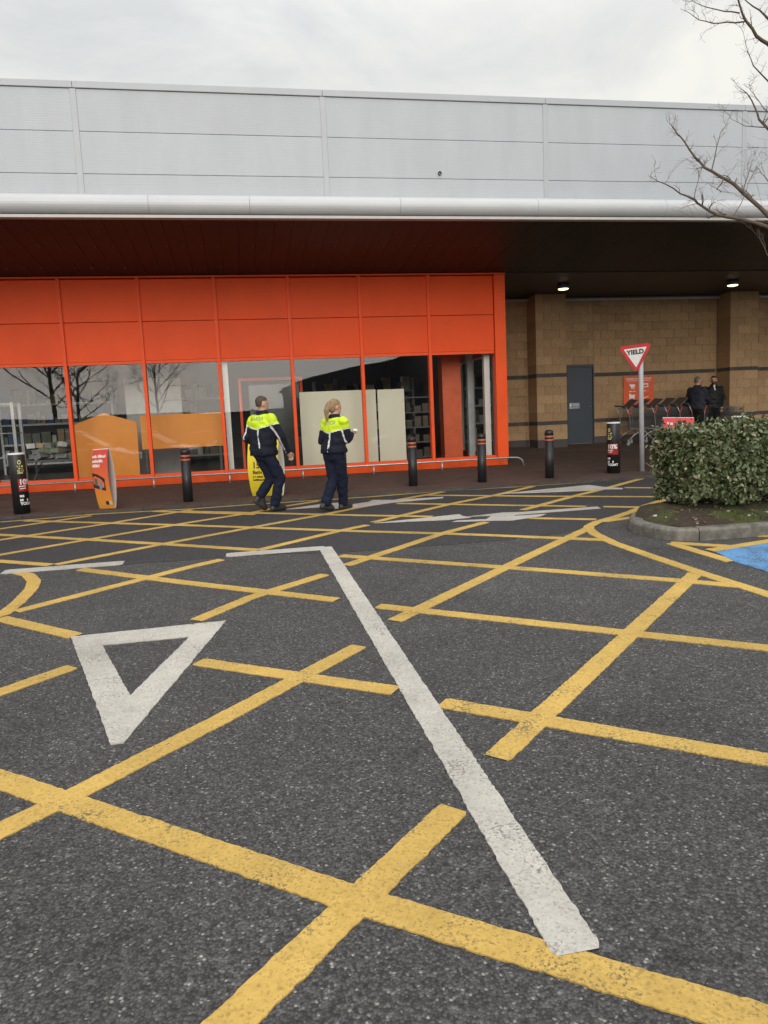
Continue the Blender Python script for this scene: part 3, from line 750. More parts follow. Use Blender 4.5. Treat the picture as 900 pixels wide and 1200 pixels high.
# ------------------------------------------------------------------ the store
random.seed(5)
store = empty('retail_store', (0, SHOP_Y, .41), label='large retail store with silver cladding, dark canopy and orange glazed front', cat='store', world=True)
XL = -11.0
bays = [-3.36 + 1.49 * k for k in range(-5, 7)]            # ... 5.58
front = MB().box(XL, 5.70, 15.90, 15.97, 2.90, 4.53).build('shopfront', M['orange_trim'], store)
pm = {}
def panel(x0, x1, z0, z1):
    MB().box(x0 + .03, x1 - .03, 15.835, 15.905, z0 + .003, z1 - .003).build('orange_panel', M['orange'], front, bevel=.004)
for a, b in zip(bays, bays[1:]):
    panel(a, b, 2.93, 3.70); panel(a, b, 3.706, 4.53)
    p = MB().box(a + .03, b - .03, 15.870, 15.878, .62, 2.885)
    p.mi = [1, 1, 0, 1, 1, 1]; p.build('window_pane', [M['glass'], M['clear']], front)
    MB().box(a + .034, b - .034, 15.83, 15.93, 2.872, 2.928).build('transom', M['orange_trim'], front)
    MB().box(a + .034, b - .034, 15.83, 15.93, .585, .635).build('sill', M['orange_trim'], front)
for x in bays[:-1]:
    MB().box(x - .034, x + .034, 15.785, 15.94, .58, 4.545).build('mullion', M['orange_trim'], front, bevel=.004)
MB().box(XL, 5.79, 15.80, 15.99, .34, .583).build('plinth', M['plinth_o'], front, bevel=.006)
MB().box(XL, 5.83, 15.77, 16.02, 4.547, 4.578).build('top_capping', M['orange_trim'], front)
MB().box(5.565, 5.815, 15.79, 16.02, .585, 4.544).build('corner_post', M['orange_trim'], front, bevel=.006)
# glazed side of the lobby
side = MB().box(5.66, 5.72, 16.03, 19.18, 2.90, 4.53).build('lobby_side', M['orange_trim'], store)
for a, b in ((16.03, 17.08), (17.08, 18.13), (18.13, 19.18)):
    MB().box(5.72, 5.79, a + .01, b - .01, 2.91, 4.53).build('orange_panel', M['orange'], side, bevel=.004)
    p = MB().box(5.742, 5.750, a + .03, b - .03, .66, 2.885); p.mi = [1, 1, 1, 0, 1, 1]
    p.build('window_pane', [M['glass'], M['clear']], side)
for y in (16.06, 17.08, 18.13, 19.12):
    MB().box(5.70, 5.79, y - .035, y + .035, .64, 2.90).build('white_mullion', M['white_m'], side)
MB().box(5.67, 5.80, 16.03, 19.18, .36, .638).build('plinth', M['plinth_o'], side)

# canopy: bullnose, lip, planked soffit
canopy = MB().box(-12.5, 20.5, 12.64, 19.9, 4.905, 5.00).build('canopy', M['dark'], store)
ang = math.atan2(4.585 - 4.835, 15.80 - 12.58); ln = math.hypot(15.80 - 12.58, .25)
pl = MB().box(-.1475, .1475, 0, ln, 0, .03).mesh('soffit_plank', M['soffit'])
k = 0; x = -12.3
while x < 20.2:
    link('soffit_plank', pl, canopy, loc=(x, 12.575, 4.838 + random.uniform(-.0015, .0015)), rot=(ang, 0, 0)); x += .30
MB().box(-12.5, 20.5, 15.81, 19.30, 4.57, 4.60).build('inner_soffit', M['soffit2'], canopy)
rv_ = MB()
for yy in (13.95, 15.25):
    zz = 4.838 + (yy - 12.575) * math.tan(ang)
    x = -12.2
    while x < 20.2:
        rv_.box(x - .006, x + .006, yy - .006, yy + .006, zz - .006, zz + .004); x += .30
rv_.build('rivets', M['rivet'], canopy, kind='stuff')
joints = [-12.4, -9.9, -7.5, -5.1, -3.6, -1.2, .35, 2.8, 5.2, 7.6, 10.1, 12.5, 14.9, 17.4, 20.0]
for a, b in zip(joints, joints[1:]):
    prof = []
    for i in range(15):
        t = math.pi * (i / 14) - math.pi / 2
        prof.append((12.56 - .17 * math.cos(t), 5.035 + .155 * math.sin(t)))
    mb = MB(); mb.rings([[Vector((xx, y, z)) for y, z in prof] for xx in (a + .002, b - .002)])
    mb.build('bullnose_section', M['tube'], canopy, smooth=False)
    for f in mb.v[:0]: pass
MB().box(-12.5, 20.5, 12.47, 12.60, 4.825, 4.868).build('canopy_lip', M['lip'], canopy)
MB().box(-12.5, 20.5, 12.50, 12.58, 4.869, 4.879).build('lip_gap', M['dark'], canopy)

# upper cladding
clad = MB().box(-12.5, 20.5, 12.63, 12.75, 5.02, 6.80).build('upper_cladding', M['dark'], store)
sx = [-2.19 + 3.81 * k for k in range(-3, 7)]
rowz = [(5.12, 5.499), (5.505, 6.119), (6.125, 6.736)]
for a, b in zip(sx, sx[1:]):
    for z0, z1 in rowz:
        MB().box(a + .035, b - .035, 12.585, 12.635, z0, z1).build('cladding_panel', M['clad'], clad, bevel=.004)
for a in sx:
    MB().box(a - .045, a + .045, 12.572, 12.632, 5.12, 6.737).build('joint_strip', M['clad_trim'], clad, bevel=.005)
for a, b in zip(sx, sx[1:]):
    MB().box(a + .002, b - .002, 12.56, 12.80, 6.741, 6.84).build('coping', M['clad_trim'], clad, bevel=.006)
MB().lathe([(.030, 0), (.030, .035), (.022, .035), (.020, .002)], 14).build('vent_hole', M['dark'], clad, loc=(3.53, 12.588, 5.585), rot=(R(90), 0, 0))

# shell behind: roof, end walls, shop interior
shell = MB()
shell.box(-12.4, 20.4, 12.78, 28.0, 6.60, 6.72)
shell.build('roof', M['clad_trim'], store)
MB().box(-12.4, -11.02, 15.8, 28, .2, 6.58).build('end_wall', M['shop_wall'], store)
MB().box(-11.0, 5.66, 15.995, 26.0, .40, .47).build('shop_floor', M['shop_floor'], store)
MB().box(-11.0, 20.0, 26.0, 26.2, .2, 6.55).build('rear_wall', M['shop_wall'], store)
MB().box(-11.0, 5.66, 16.0, 26.0, 4.62, 4.70).build('shop_ceiling', M['shop_wall'], store)
MB().box(5.50, 5.62, 19.6, 26.0, .45, 4.6).build('shop_side_wall', M['shop_wall'], store)
for x, y in ((-4.6, 22.5), (-4.1, 24.0), (-1.0, 23), (1.5, 23), (4.0, 22.5)):
    MB().box(x - .6, x + .6, y - .05, y + .05, 4.50, 4.56).build('strip_light', M['striplamp'], store)

# blockwork wall under the canopy
wall = MB().box(5.80, 20.0, 19.225, 19.42, .3, 4.60).build('block_wall', M['mortar'], store)
UB = MB().box(-.5, .5, -.5, .5, -.5, .5)
ub = UB.mesh('block', M['block']); bb = UB.mesh('band_brick', M['band'])
courses = [(.80, 1.0), (1.0, 1.19)] + [(1.29 + .23 * i, 1.29 + .23 * (i + 1)) for i in range(5)] + [(2.54 + .226 * i, 2.54 + .226 * (i + 1)) for i in range(9)]
def laid(x0, x1, z0, z1, unit, me, name, y, depth, parent, off, j=.007):
    x = x0 - (unit * off)
    while x < x1 - .02:
        a, b = max(x, x0), min(x + unit, x1)
        if b - a > .04:
            link(name, me, parent, loc=((a + b) / 2, y + depth / 2 + random.uniform(-.003, .003), (z0 + z1) / 2), scale=(b - a - j, depth, z1 - z0 - j))
        x += unit
def wall_section(x0, x1, parent, y, depth, zlo=0.0):
    for i, (z0, z1) in enumerate(courses):
        if z1 <= zlo + .03: continue
        laid(x0, x1, max(z0, zlo), z1, .44, ub, 'block', y, depth, parent, .5 * (i % 2))
    for z0, z1 in ((1.19, 1.29), (2.44, 2.54)):
        if z0 >= zlo: laid(x0, x1, z0, z1, .225, bb, 'band_brick', y + .001, depth, parent, .5)
    if zlo == 0: laid(x0, x1, .55, .80, .44, bb, 'band_brick', y - .004, depth, parent, 0)
wall_section(5.82, 7.66, wall, 19.20, .03)
wall_section(8.53, 9.57, wall, 19.20, .03, 2.79)
laid(8.53, 8.76, .62, 2.79, .44, ub, 'block', 19.2, .03, wall, 0)
wall_section(9.57, 13.32, wall, 19.20, .03)
wall_section(14.21, 15.9, wall, 19.20, .03)
fb = MB()
for i, (z0, z1) in enumerate(courses):
    x = 15.9
    while x < 19.9: fb.box(x + .003, min(x + .437, 19.98), 19.2, 19.228, z0 + .003, z1 - .003); x += .44
fb.build('far_blocks', M['block'], wall, kind='stuff')
for x0, x1 in ((7.67, 8.52), (13.33, 14.20)):
    p = MB().box(x0 + .012, x1 - .012, 18.635, 19.22, .5, 4.58).build('pilaster', M['mortar'], store)
    wall_section(x0, x1, p, 18.62, .58)
MB().tube([(5.83, 19.12, 4.50), (20.0, 19.12, 4.50)], .035, 8).build('wall_head_rail', M['polegrey'], store, smooth=True)
# steel door in its reveal
door = MB().box(8.84, 9.53, 19.19, 19.222, .645, 2.70).build('steel_door', M['door'], store, bevel=.004)
MB().box(8.77, 8.835, 19.16, 19.224, .62, 2.77).build('frame', M['door'], door)
MB().box(9.535, 9.565, 19.16, 19.224, .62, 2.77).build('frame', M['door'], door)
MB().box(8.835, 9.535, 19.16, 19.224, 2.705, 2.77).build('frame', M['door'], door)
MB().tube([(9.47, 19.185, 1.62), (9.47, 19.14, 1.62), (9.38, 19.14, 1.62)], .011, 6).build('handle', M['galv'], door)
nb = MB().box(8.85, 9.13, 19.178, 19.188, 1.60, 1.74).build('notice', M['wht'], door)
nt_ = MB()
nt_.add([(8.90, 19.176, 1.675), (9.12, 19.176, 1.675), (9.12, 19.176, 1.73), (8.90, 19.176, 1.73)], [(0, 1, 2, 3)], 0)
nt_.add([(8.90, 19.176, 1.61), (9.12, 19.176, 1.61), (9.12, 19.176, 1.665), (8.90, 19.176, 1.665)], [(0, 1, 2, 3)], 1)
nt_.add([(8.862, 19.176, 1.62), (8.888, 19.176, 1.62), (8.888, 19.176, 1.655), (8.862, 19.176, 1.655)], [(0, 1, 2, 3)], 1)
scribble(nt_, 8.94, 1.69, .15, .028, 19.174, 2); scribble(nt_, 8.93, 1.625, .16, .026, 19.174, 2)
nt_.build('notice_print', [mat('green_print', (.03, .16, .10), .5), mat('navy_print', (.03, .05, .14), .5), M['wht']], nb, fix=False)
# downlights under the canopy
for x, y in ((7.81, 17.2), (12.22, 17.0)):
    d = MB().lathe([(.05, .055), (.13, .05), (.15, .0), (.15, -.055), (.135, -.06)], 20, (x, y, 4.52)).build('downlight', M['grey_pl'], store, smooth=False)
    MB().lathe([(.128, 0), (.115, -.018), (.06, -.03), (.005, -.034)], 18, (x, y, 4.462)).build('lens', M['lamp'], d, smooth=True)

# guard rail in front of the windows
rail = empty('guard_rail', (0, 15.35, pave_z(15.35)), label='low galvanised steel trolley rail along the shop windows', cat='rail', world=True)
rz = pave_z(15.35) + .20
MB().tube([(-10.5, 15.35, rz), (5.70, 15.35, rz), (5.86, 15.35, rz - .01), (5.95, 15.35, rz - .06), (6.0, 15.36, rz - .22)], .021, 8).build('rail', M['galv'], rail, smooth=True)
for x in [-3.30 + 1.49 * k for k in range(-4, 6)]:
    MB().tube([(x, 15.36, rz - .25), (x, 15.36, rz - .005)], .017, 6).build('post', M['galv'], rail, smooth=True)

# ------------------------------------------------------------------ wall sign, posts, signs, trolleys
random.seed(9)
ws = empty('trolley_sign', (10.9, 19.19, 1.62), label='orange trolley-choice sign on the block wall above the trolleys', cat='sign')
MB().box(-.46, .46, -.03, 0, 0, .79).build('board', mat('orange_red_print', (.72, .11, .03), .5, var=.06), ws, bevel=.003)
t = text_mesh('CHOOSE THE RIGHT TROLLEY', .056, M['wht'], 'CENTER', .0015); t.transform(Matrix.Translation((0, -.034, .70)) @ Matrix.Rotation(R(90), 4, 'X'))
link('lettering', t, ws)
ic = MB(); q = random.Random(3)
scribble(ic, -.36, .655, .72, .022, -.033, 0, q)
def icon(cx, cz, kind):
    s = .085; y = -.033
    def P(pts): ic.poly([(cx + a * s, y, cz + b * s) for a, b in pts])
    if kind == 0: P([(-1.1, 1.1), (-.8, 1.1), (-.7, .8), (1, .8), (.9, -.2), (-.5, -.2)]); P([(-.5, -.4), (.9, -.4), (.9, -.6), (-.5, -.6)])
    if kind == 1: P([(-1, 1), (1, 1), (1, .6), (-.6, .6)]); P([(-1, 0), (1.1, 0), (1.1, -.25), (-1, -.25)]); P([(.7, .6), (1, .6), (1, 0), (.7, 0)])
    if kind == 2: P([(-1.1, 1.1), (-.5, 1.1), (-.4, .7), (1, .7), (.8, -.4), (-1, -.4)]); P([(-1.0, -.4), (-.8, -.4), (-.8, -.8), (-1, -.8)]); P([(.6, -.4), (.8, -.4), (.8, -.8), (.6, -.8)])
    if kind == 3: P([(-1, -.5), (1.1, .2), (1.1, 0), (-.9, -.7)]); P([(-1, -.5), (-.7, -.5), (-.7, .9), (-1, .9)])
    scribble(ic, cx - .09, cz - .135, .18, .03, y, 0, q)
ic.build('small_print', M['wht'], ws, fix=False, kind='stuff')
for cx_, cz_, kk in ((-.2, .5, 0), (.2, .5, 1), (-.2, .22, 2), (.2, .22, 3)):
    ic = MB(); icon(cx_, cz_, kk); ic.build('icon', M['wht'], ws, fix=False)


# black bollards with two orange rings
def bollard(x, y, label):
    b = empty('bollard', (x, y, pave_z(y)), label=label, cat='bollard', group='black bollards with orange rings')
    return b
bm_body = MB().lathe([(.082, -.02), (.082, .70), (.078, .70), (.078, .735), (.082, .735), (.082, .765), (.078, .765), (.078, .80), (.082, .80), (.082, .855), (.075, .885), (.04, .90), (.004, .903)], 22).mesh('post', M['black'])
bm_ring = MB().lathe([(.0795, .703), (.0795, .732)], 22, caps=False).mesh('ring', M['ring'])
bm_ring2 = MB().lathe([(.0795, .768), (.0795, .797)], 22, caps=False).mesh('ring', M['ring'])
for me in (bm_body,): me.polygons.foreach_set('use_smooth', [abs(p.normal.z) < .3 for p in me.polygons])
for x, y, lab in ((-.99, 12.98, 'black bollard with orange rings standing alone between red and yellow boards'),
                  (1.69, 13.05, 'black bollard with orange rings, half hidden behind the woman in hi-vis'),
                  (3.01, 13.22, 'black bollard with orange rings in front of the cream boards'),
                  (4.30, 13.12, 'black bollard with orange rings before the orange corner post'),
                  (5.63, 13.12, 'black bollard with orange rings standing before the brown block wall')):
    b = bollard(x, y, lab)
    rz_ = random.uniform(0, 6)
    link('post', bm_body, b); link('ring', bm_ring, b); link('ring', bm_ring2, b)
    b.rotation_euler = (random.uniform(-.008, .008), random.uniform(-.012, .012), rz_)

# printed cylinder covers
def wrap(me, r, a0):
    """bend a flat x-z print round a cylinder; a0 = angle of x = 0 measured from straight ahead, to the right"""
    for v in me.vertices:
        a = a0 + v.co.x / r; z = v.co.z; v.co = Vector((r * math.sin(a), -r * math.cos(a), z))
    me.update(); return me
def flat_to_xz(me, x, z): me.transform(Matrix.Translation((x, 0, z)) @ Matrix.Rotation(R(90), 4, 'X')); return me
def cover(x, y, view, label, H=.965):
    """view: bearing of the print relative to the side that faces the camera"""
    b = empty('bollard_cover', (x, y, pave_z(y)), label=label, cat='bollard', group='printed bollard covers')
    toward = math.atan2(x, y)          # camera sits at x=0,y=0
    b.rotation_euler = (0, 0, -toward + view)
    r = .125
    MB().lathe([(r, -.02), (r, H - .012), (r - .004, H - .004)], 28).build('sleeve', M['black'], b, smooth=False)
    me = b.children[0].data; me.polygons.foreach_set('use_smooth', [abs(p.normal.z) < .3 for p in me.polygons])
    MB().lathe([(r + .004, H - .012), (r + .004, H + .006), (r - .01, H + .014), (.004, H + .016)], 28).build('cap', M['wht'], b)
    pm = MB(); n = 14
    pm.rings([[Vector(((r + .0016) * math.sin(a), -(r + .0016) * math.cos(a), z)) for z in (.36, .565)] for a in [R(-48 + 104 * i / n) for i in range(n + 1)]], caps=False)
    me = pm.mesh('red_patch', M['red'], True); link('red_patch', me, b)
    link('lettering', wrap(flat_to_xz(text_mesh('10%', .115, M['wht'], 'LEFT', .004), -.095, .475), r + .003, 0), b)
    s = MB(); q = random.Random(5); scribble(s, -.095, .435, .10, .026, 0, 0, q); scribble(s, -.095, .40, .09, .022, 0, 0, q); 
    scribble(s, -.10, .27, .06, .05, 0, 0, q); scribble(s, -.10, .205, .115, .05, 0, 0, q)
    link('small_print', wrap(s.mesh('small_print', M['wht'], fix=False), r + .003, 0), b, kind='stuff')
    link('lettering', wrap(flat_to_xz(text_mesh('TODAY', .062, M['wht'], 'LEFT', .003), -.10, .145), r + .003, 0), b)
    e = MB()    # yellow emblem: a ring over a block of print
    ring_o = [(.028 * math.cos(2*math.pi*k/16), .036 * math.sin(2*math.pi*k/16)) for k in range(16)]
    for k in range(16):
        (a1, c1), (a2, c2) = ring_o[k], ring_o[(k+1) % 16]
        e.add([(-.06 + a1, 0, .83 + c1), (-.06 + a2, 0, .83 + c2), (-.06 + a2 * .55, 0, .83 + c2 * .55), (-.06 + a1 * .55, 0, .83 + c1 * .55)], [(0, 1, 2, 3)])
    q = random.Random(8)
    for j in range(4): scribble(e, -.098, .755 - .036 * j, .085, .032, 0, 0, q)
    link('emblem', wrap(e.mesh('emblem', mat('pale_yellow_print', (.62, .56, .20), .5), fix=False), r + .003, 0), b)
    return b
cover(-3.60, 12.82, R(40), 'black printed bollard cover with white cap by the left window')
cover(7.02, 13.28, R(-12), 'black printed bollard cover with red patch beside the yield sign')
cover(9.75, 13.35, R(10), 'white capped black bollard cover just showing over the hedge')

# sprung board signs wrapped round bollards: two boards joined at top and bottom, bowed apart in the middle
def board_sign(name, x, y, rz, W, H, front_m, back_m, label, bulge=.10, lean=0.0):
    b = empty(name, (x, y, pave_z(y)), rz, label=label, cat='sign', group='sprung boards on bollards')
    b.rotation_euler = (0, lean, rz)
    n = 14
    def bow(t): return math.sin(math.pi * t) ** .8
    for sgn, nm, m in ((-1, 'front_board', front_m), (1, 'back_board', back_m)):
        mb = MB(); secs = []
        for i in range(n + 1):
            t = i / n; yy = sgn * (.012 + bulge * bow(t)); z = .005 + H * t; th = .006
            secs.append([Vector((-W/2, yy, z)), Vector((W/2, yy, z)), Vector((W/2, yy - sgn * th, z)), Vector((-W/2, yy - sgn * th, z))])
        mb.rings(secs).build(nm, m, b)
    MB().box(-W/2, W/2, -.016, .016, H + .002, H + .014).build('top_clip', M['wht'], b)
    def onto(me):   # lay flat x-z print on the bowed front
        for v in me.vertices:
            t = min(max((v.co.z - .005) / H, 0), 1); v.co.y = -(.012 + bulge * bow(t)) - .003
        me.update(); return me
    return b, onto
b, onto = board_sign('red_board_sign', -2.26, 12.72, R(-40), .36, .97, M['signgrad'], M['boardgrey'], 'bowed red and orange advertising board by the second window', .06, R(-2))
q = random.Random(2); s = MB()
for z, wd in ((.84, .30), (.765, .24), (.69, .17)):
    scribble(s, -.175, z, wd, .048, 0, 0, q)
link('lettering', onto(s.mesh('lettering', M['wht'], fix=False)), b, kind='stuff')
s = MB(); q = random.Random(4)      # dark photo block with lighter shapes
s.add([(-.19, 0, .36), (.09, 0, .30), (.09, 0, .50), (-.06, 0, .57), (-.19, 0, .60)], [(0, 1, 2, 3, 4)], 0)
s.add([(-.15, .001, .40), (-.09, .001, .38), (-.08, .001, .50), (-.15, .001, .52)], [(0, 1, 2, 3)], 1)
s.add([(-.05, .001, .33), (.0, .001, .32), (.02, .001, .47), (-.05, .001, .46)], [(0, 1, 2, 3)], 2)
me = onto(s.mesh('picture', [M['ink'], mat('olive_print', (.10, .13, .10), .5), mat('blue_grey_print', (.20, .27, .42), .5)], fix=False))
for v in me.vertices[5:]: v.co.y -= .002
link('picture', me, b)
s = MB(); s.add([(.02, 0, .07), (.09, 0, .07), (.09, 0, .13), (.02, 0, .13)], [(0, 1, 2, 3)], 0); s.add([(.10, 0, .07), (.16, 0, .07), (.16, 0, .13), (.10, 0, .13)], [(0, 1, 2, 3)], 1)
link('logo_blocks', onto(s.mesh('logo_blocks', [M['ink'], mat('peach_print', (.80, .52, .36), .5)], fix=False)), b)

b, onto = board_sign('yellow_board_sign', .36, 13.05, R(-28), .58, 1.0, M['yelprint'], M['wht'], 'bowed yellow advertising board behind the man in hi-vis', .12)
link('lettering', onto(flat_to_xz(text_mesh('15%', .15, M['ink'], 'LEFT', .004), -.20, .50)), b)
link('lettering', onto(flat_to_xz(text_mesh('Bathrooms', .088, M['ink'], 'LEFT', .002), -.20, .40)), b)
s = MB(); q = random.Random(6); scribble(s, -.20, .335, .34, .034, 0, 0, q); scribble(s, -.20, .28, .36, .034, 0, 0, q)
link('small_print', onto(s.mesh('small_print', M['ink'], fix=False)), b, kind='stuff')
b, onto = board_sign('red_board_sign', 8.42, 13.4, R(-14), .60, .99, M['red'], M['boardgrey'], 'red advertising board showing over the left end of the hedge', .10, R(2.5))
s = MB(); q = random.Random(12); scribble(s, -.22, .86, .42, .05, 0, 0, q); scribble(s, -.22, .78, .38, .045, 0, 0, q); scribble(s, -.22, .70, .30, .045, 0, 0, q)
link('lettering', onto(s.mesh('lettering', M['wht'], fix=False)), b, kind='stuff')

# yield sign
ys_ = empty('yield_sign', (7.62, 13.28, pave_z(13.28)), label='red and white triangular yield sign on a grey pole', cat='sign')
ys_.rotation_euler = (0, R(-.6), 0)
MB().lathe([(.047, -.05), (.047, 2.36), (.042, 2.375), (.004, 2.38)], 16).build('pole', M['polegrey'], ys_, smooth=True)
hd = math.radians(-38)   # the plate is turned a little to the left
Mr = Matrix.Translation((0, 0, 0)) @ Matrix.Rotation(hd, 4, 'Z') @ Matrix.Rotation(R(-2.6), 4, 'Y')
def tri_pts(s, y, cz=2.25, rad=.04, seg=5):
    """triangle pointing down with rounded corners; s = half side"""
    h = s * math.sqrt(3); C = [(-s, h / 3), (s, h / 3), (0, -2 * h / 3)]; o = []
    for i, (cx, cz_) in enumerate(C):
        ctr = Vector((cx, cz_)); inn = ctr - ctr.normalized() * rad * 2; base = math.atan2(cz_, cx)
        for k in range(seg + 1):
            a = base + R(-60 + 120 * k / seg); 
            o.append(Mr @ Vector((inn.x + rad * math.cos(a) + .015, y, cz + inn.y + rad * math.sin(a))))
    # order the corners round the outline
    return o
def tri_sorted(s, y, **k):
    p = tri_pts(s, y, **k); c = sum(p, Vector()) / len(p); u = (Mr.to_3x3() @ Vector((1, 0, 0))); vv = (Mr.to_3x3() @ Vector((0, 0, 1)))
    return sorted(p, key=lambda q: math.atan2((q - c).dot(vv), (q - c).dot(u)))
yd = Mr.to_3x3() @ Vector((0, 1, 0))
MB().prism(tri_sorted(.315, -.055, rad=.045), yd * .012).build('plate', mat('sign_red', (.62, .028, .035), .35), ys_)
MB().poly(tri_sorted(.215, -.0575, cz=2.247, rad=.012)).build('white_field', M['wht'], ys_)
t = text_mesh('YIELD', .118, M['ink'], 'CENTER', .0055, 1.02); t.transform(Mr @ Matrix.Translation((.015, -.0605, 2.257)) @ Matrix.Rotation(R(90), 4, 'X')); link('lettering', t, ys_)
MB().box(-.055, .055, -.05, .05, 2.17, 2.20, 0, Mr).build('bracket', M['galv'], ys_); MB().box(-.055, .055, -.05, .05, 2.31, 2.34, 0, Mr).build('bracket', M['galv'], ys_)

# shopping trolleys, nested in a row along the wall
def make_trolley():
    r = empty('shopping_trolley', (0, 0, 0), cat='trolley', group='trolleys nested along the wall')
    wr = .0036; mb = MB()
    # basket corners: handle end x=-.45 (high), nose x=.45
    def W(x, top): # half width
        u = (x + .45) / .9; return (.29 - .08 * u) if top else (.25 - .07 * u)
    zb = lambda x: .46 + .10 * ((x + .45) / .9); zt = lambda x: .95 - .09 * ((x + .45) / .9)
    for s in (-1, 1):
        for k in range(9):      # long wires of the sides
            t_ = k / 8; P0 = Vector((-.43, s * (W(-.45, 0) * (1 - t_) + W(-.45, 1) * t_), zb(-.45) * (1 - t_) + zt(-.45) * t_)); P1 = Vector((.45, s * (W(.45, 0) * (1 - t_) + W(.45, 1) * t_), zb(.45) * (1 - t_) + zt(.45) * t_))
            mb.tube([P0, P1], wr * (2.0 if k in (0, 8) else 1), 4)
        for k in range(19):
            x = -.43 + .88 * k / 18; mb.tube([(x, s * W(x, 0), zb(x)), (x, s * W(x, 1), zt(x))], wr, 4)
    for k in range(9):
        t_ = k / 8 * 2 - 1; mb.tube([(-.43, t_ * W(-.45, 0), zb(-.45)), (.45, t_ * W(.45, 0), zb(.45)), (.455, t_ * W(.45, 1), zt(.45))], wr, 4)
        x = -.43 + .88 * k / 8; mb.tube([(x, -W(x, 0), zb(x)), (x, W(x, 0), zb(x))], wr, 4)
        z = zb(.45) * (1 - k / 8) + zt(.45) * k / 8; mb.tube([(.452, -W(.45, k / 8 > .5), z), (.452, W(.45, k / 8 > .5), z)], wr, 4)
    mb.build('basket', M['trolley'], r)
    f = MB()
    for s in (-1, 1):
        f.tube([(-.52, s * .27, 1.0), (-.42, s * .27, .80), (-.36, s * .24, .44), (.02, s * .235, .40), (.20, s * .22, .20), (.34, s * .20, .14)], .011, 6)
        f.tube([(.02, s * .235, .40), (-.22, s * .24, .30), (-.42, s * .25, .14)], .011, 6)
    f.tube([(-.30, -.24, .34), (-.30, .24, .34)], .009, 6); f.tube([(.2, -.22, .2), (.2, .22, .2)], .009, 6)
    f.build('frame', M['galv'], r, smooth=True)
    MB().tube([(-.53, -.29, 1.01), (-.53, .29, 1.01)], .019, 8).build('handle', M['grey_pl'], r, smooth=True)
    MB().box(-.014, .014, -.012, .012, -.09, .09, 0, Matrix.Translation((-.40, -.28, .87)) @ Matrix.Rotation(.35, 4, 'Y')).build('red_bracket', M['trolley_red'], r)
    MB().box(-.012, .012, -.2, .2, -.16, .16, 0, Matrix.Translation((-.27, 0, 1.06)) @ Matrix.Rotation(.85, 4, 'Y')).build('seat_flap', M['grey_pl'], r, bevel=.008)
    for x, y in ((.34, .20), (.34, -.20), (-.42, .25), (-.42, -.25)):
        wv = MB(); 
        wv.lathe([(.02, -.012), (.046, -.012), (.05, 0), (.046, .012), (.02, .012)], 16); me = wv.mesh('wheel', M['wheel_grey']); me.transform(Matrix.Translation((x, y, .050)) @ Matrix.Rotation(R(90), 4, 'X'))
        wl = link('wheel', me, r)
        MB().box(x - .02, x + .02, y - .022, y - .017, .05, .16).box(x - .02, x + .02, y + .017, y + .022, .05, .16).box(x - .02, x + .02, y - .022, y + .022, .155, .162).build('fork', M['galv'], wl)
    return r
tz = pave_z(18.25)
tr0 = make_trolley(); od = ['first', 'second', 'third', 'fourth', 'fifth', 'sixth', 'seventh', 'eighth']
for i in range(8):
    o = tr0 if i == 0 else copy_tree(tr0)
    o.scale = (1.02,) * 3; o.location = (10.42 + .36 * i, 18.35, pave_z(18.35)); o.rotation_euler = (R(3.4), 0, R(random.uniform(-1, 1)))
    o['label'] = '%s shopping trolley from the steel door in the nested row' % od[i]

# ------------------------------------------------------------------ people
random.seed(3)
def skin_mat(name, c):
    return mat(name, c, .55, var=.08, vs=20)
def cloth(name, c, rough=.85, bump=.5, bs=14):
    return mat(name, c, rough, var=.18, vs=9, bump=bump, bs=bs, spec=.25)
def fuse(mb, voxel, smooth=4):
    """union of overlapping closed shapes as one continuous smooth surface"""
    me = mb.mesh('fuse', [M['ink']]); o = bpy.data.objects.new('fuse', me); COL.objects.link(o)
    r = o.modifiers.new('r', 'REMESH'); r.mode = 'VOXEL'; r.voxel_size = voxel; r.use_smooth_shade = True
    s = o.modifiers.new('s', 'SMOOTH'); s.iterations = smooth; s.factor = .5
    bpy.context.view_layer.update(); dg = bpy.context.evaluated_depsgraph_get()
    res = bpy.data.meshes.new_from_object(o.evaluated_get(dg)); bpy.data.objects.remove(o); bpy.data.meshes.remove(me)
    return res
def wrinkle(me, amp=.006, f=14):
    co = []
    for v in me.vertices:
        p = v.co; n_ = noise.noise((p.x * f, p.y * f, p.z * f * 1.6)) + .5 * noise.noise((p.x * f * 2.2, p.y * f * 2.2, p.z * f * 2.6)); co += list(p + v.normal * n_ * amp)
    me.vertices.foreach_set('co', co); me.update()
def split(me, fn, mats, names, parent):
    """separate a surface into named pieces by a test on each face centre"""
    keys = [fn(p.center.copy(), p.normal.copy()) for p in me.polygons]; out = {}
    for nm in dict.fromkeys(keys):
        bm = bmesh.new(); bm.from_mesh(me); bm.faces.ensure_lookup_table()
        bmesh.ops.delete(bm, geom=[f for f, k_ in zip(bm.faces, keys) if k_ != nm], context='FACES')
        m2 = bpy.data.meshes.new(names.get(nm, nm)); bm.to_mesh(m2); bm.free(); m2.materials.clear(); m2.materials.append(mats[nm])
        m2.polygons.foreach_set('use_smooth', [True] * len(m2.polygons)); out[nm] = link(names.get(nm, nm), m2, parent)
    return out
def seg_dist(p, a, b):
    ab = b - a; t = max(0, min(1, (p - a).dot(ab) / ab.length_squared)); return (p - (a + ab * t)).length
def line_dist(p, L): return min(seg_dist(p, a, b) for a, b in zip(L, L[1:]))
V = lambda *a: Vector(a)
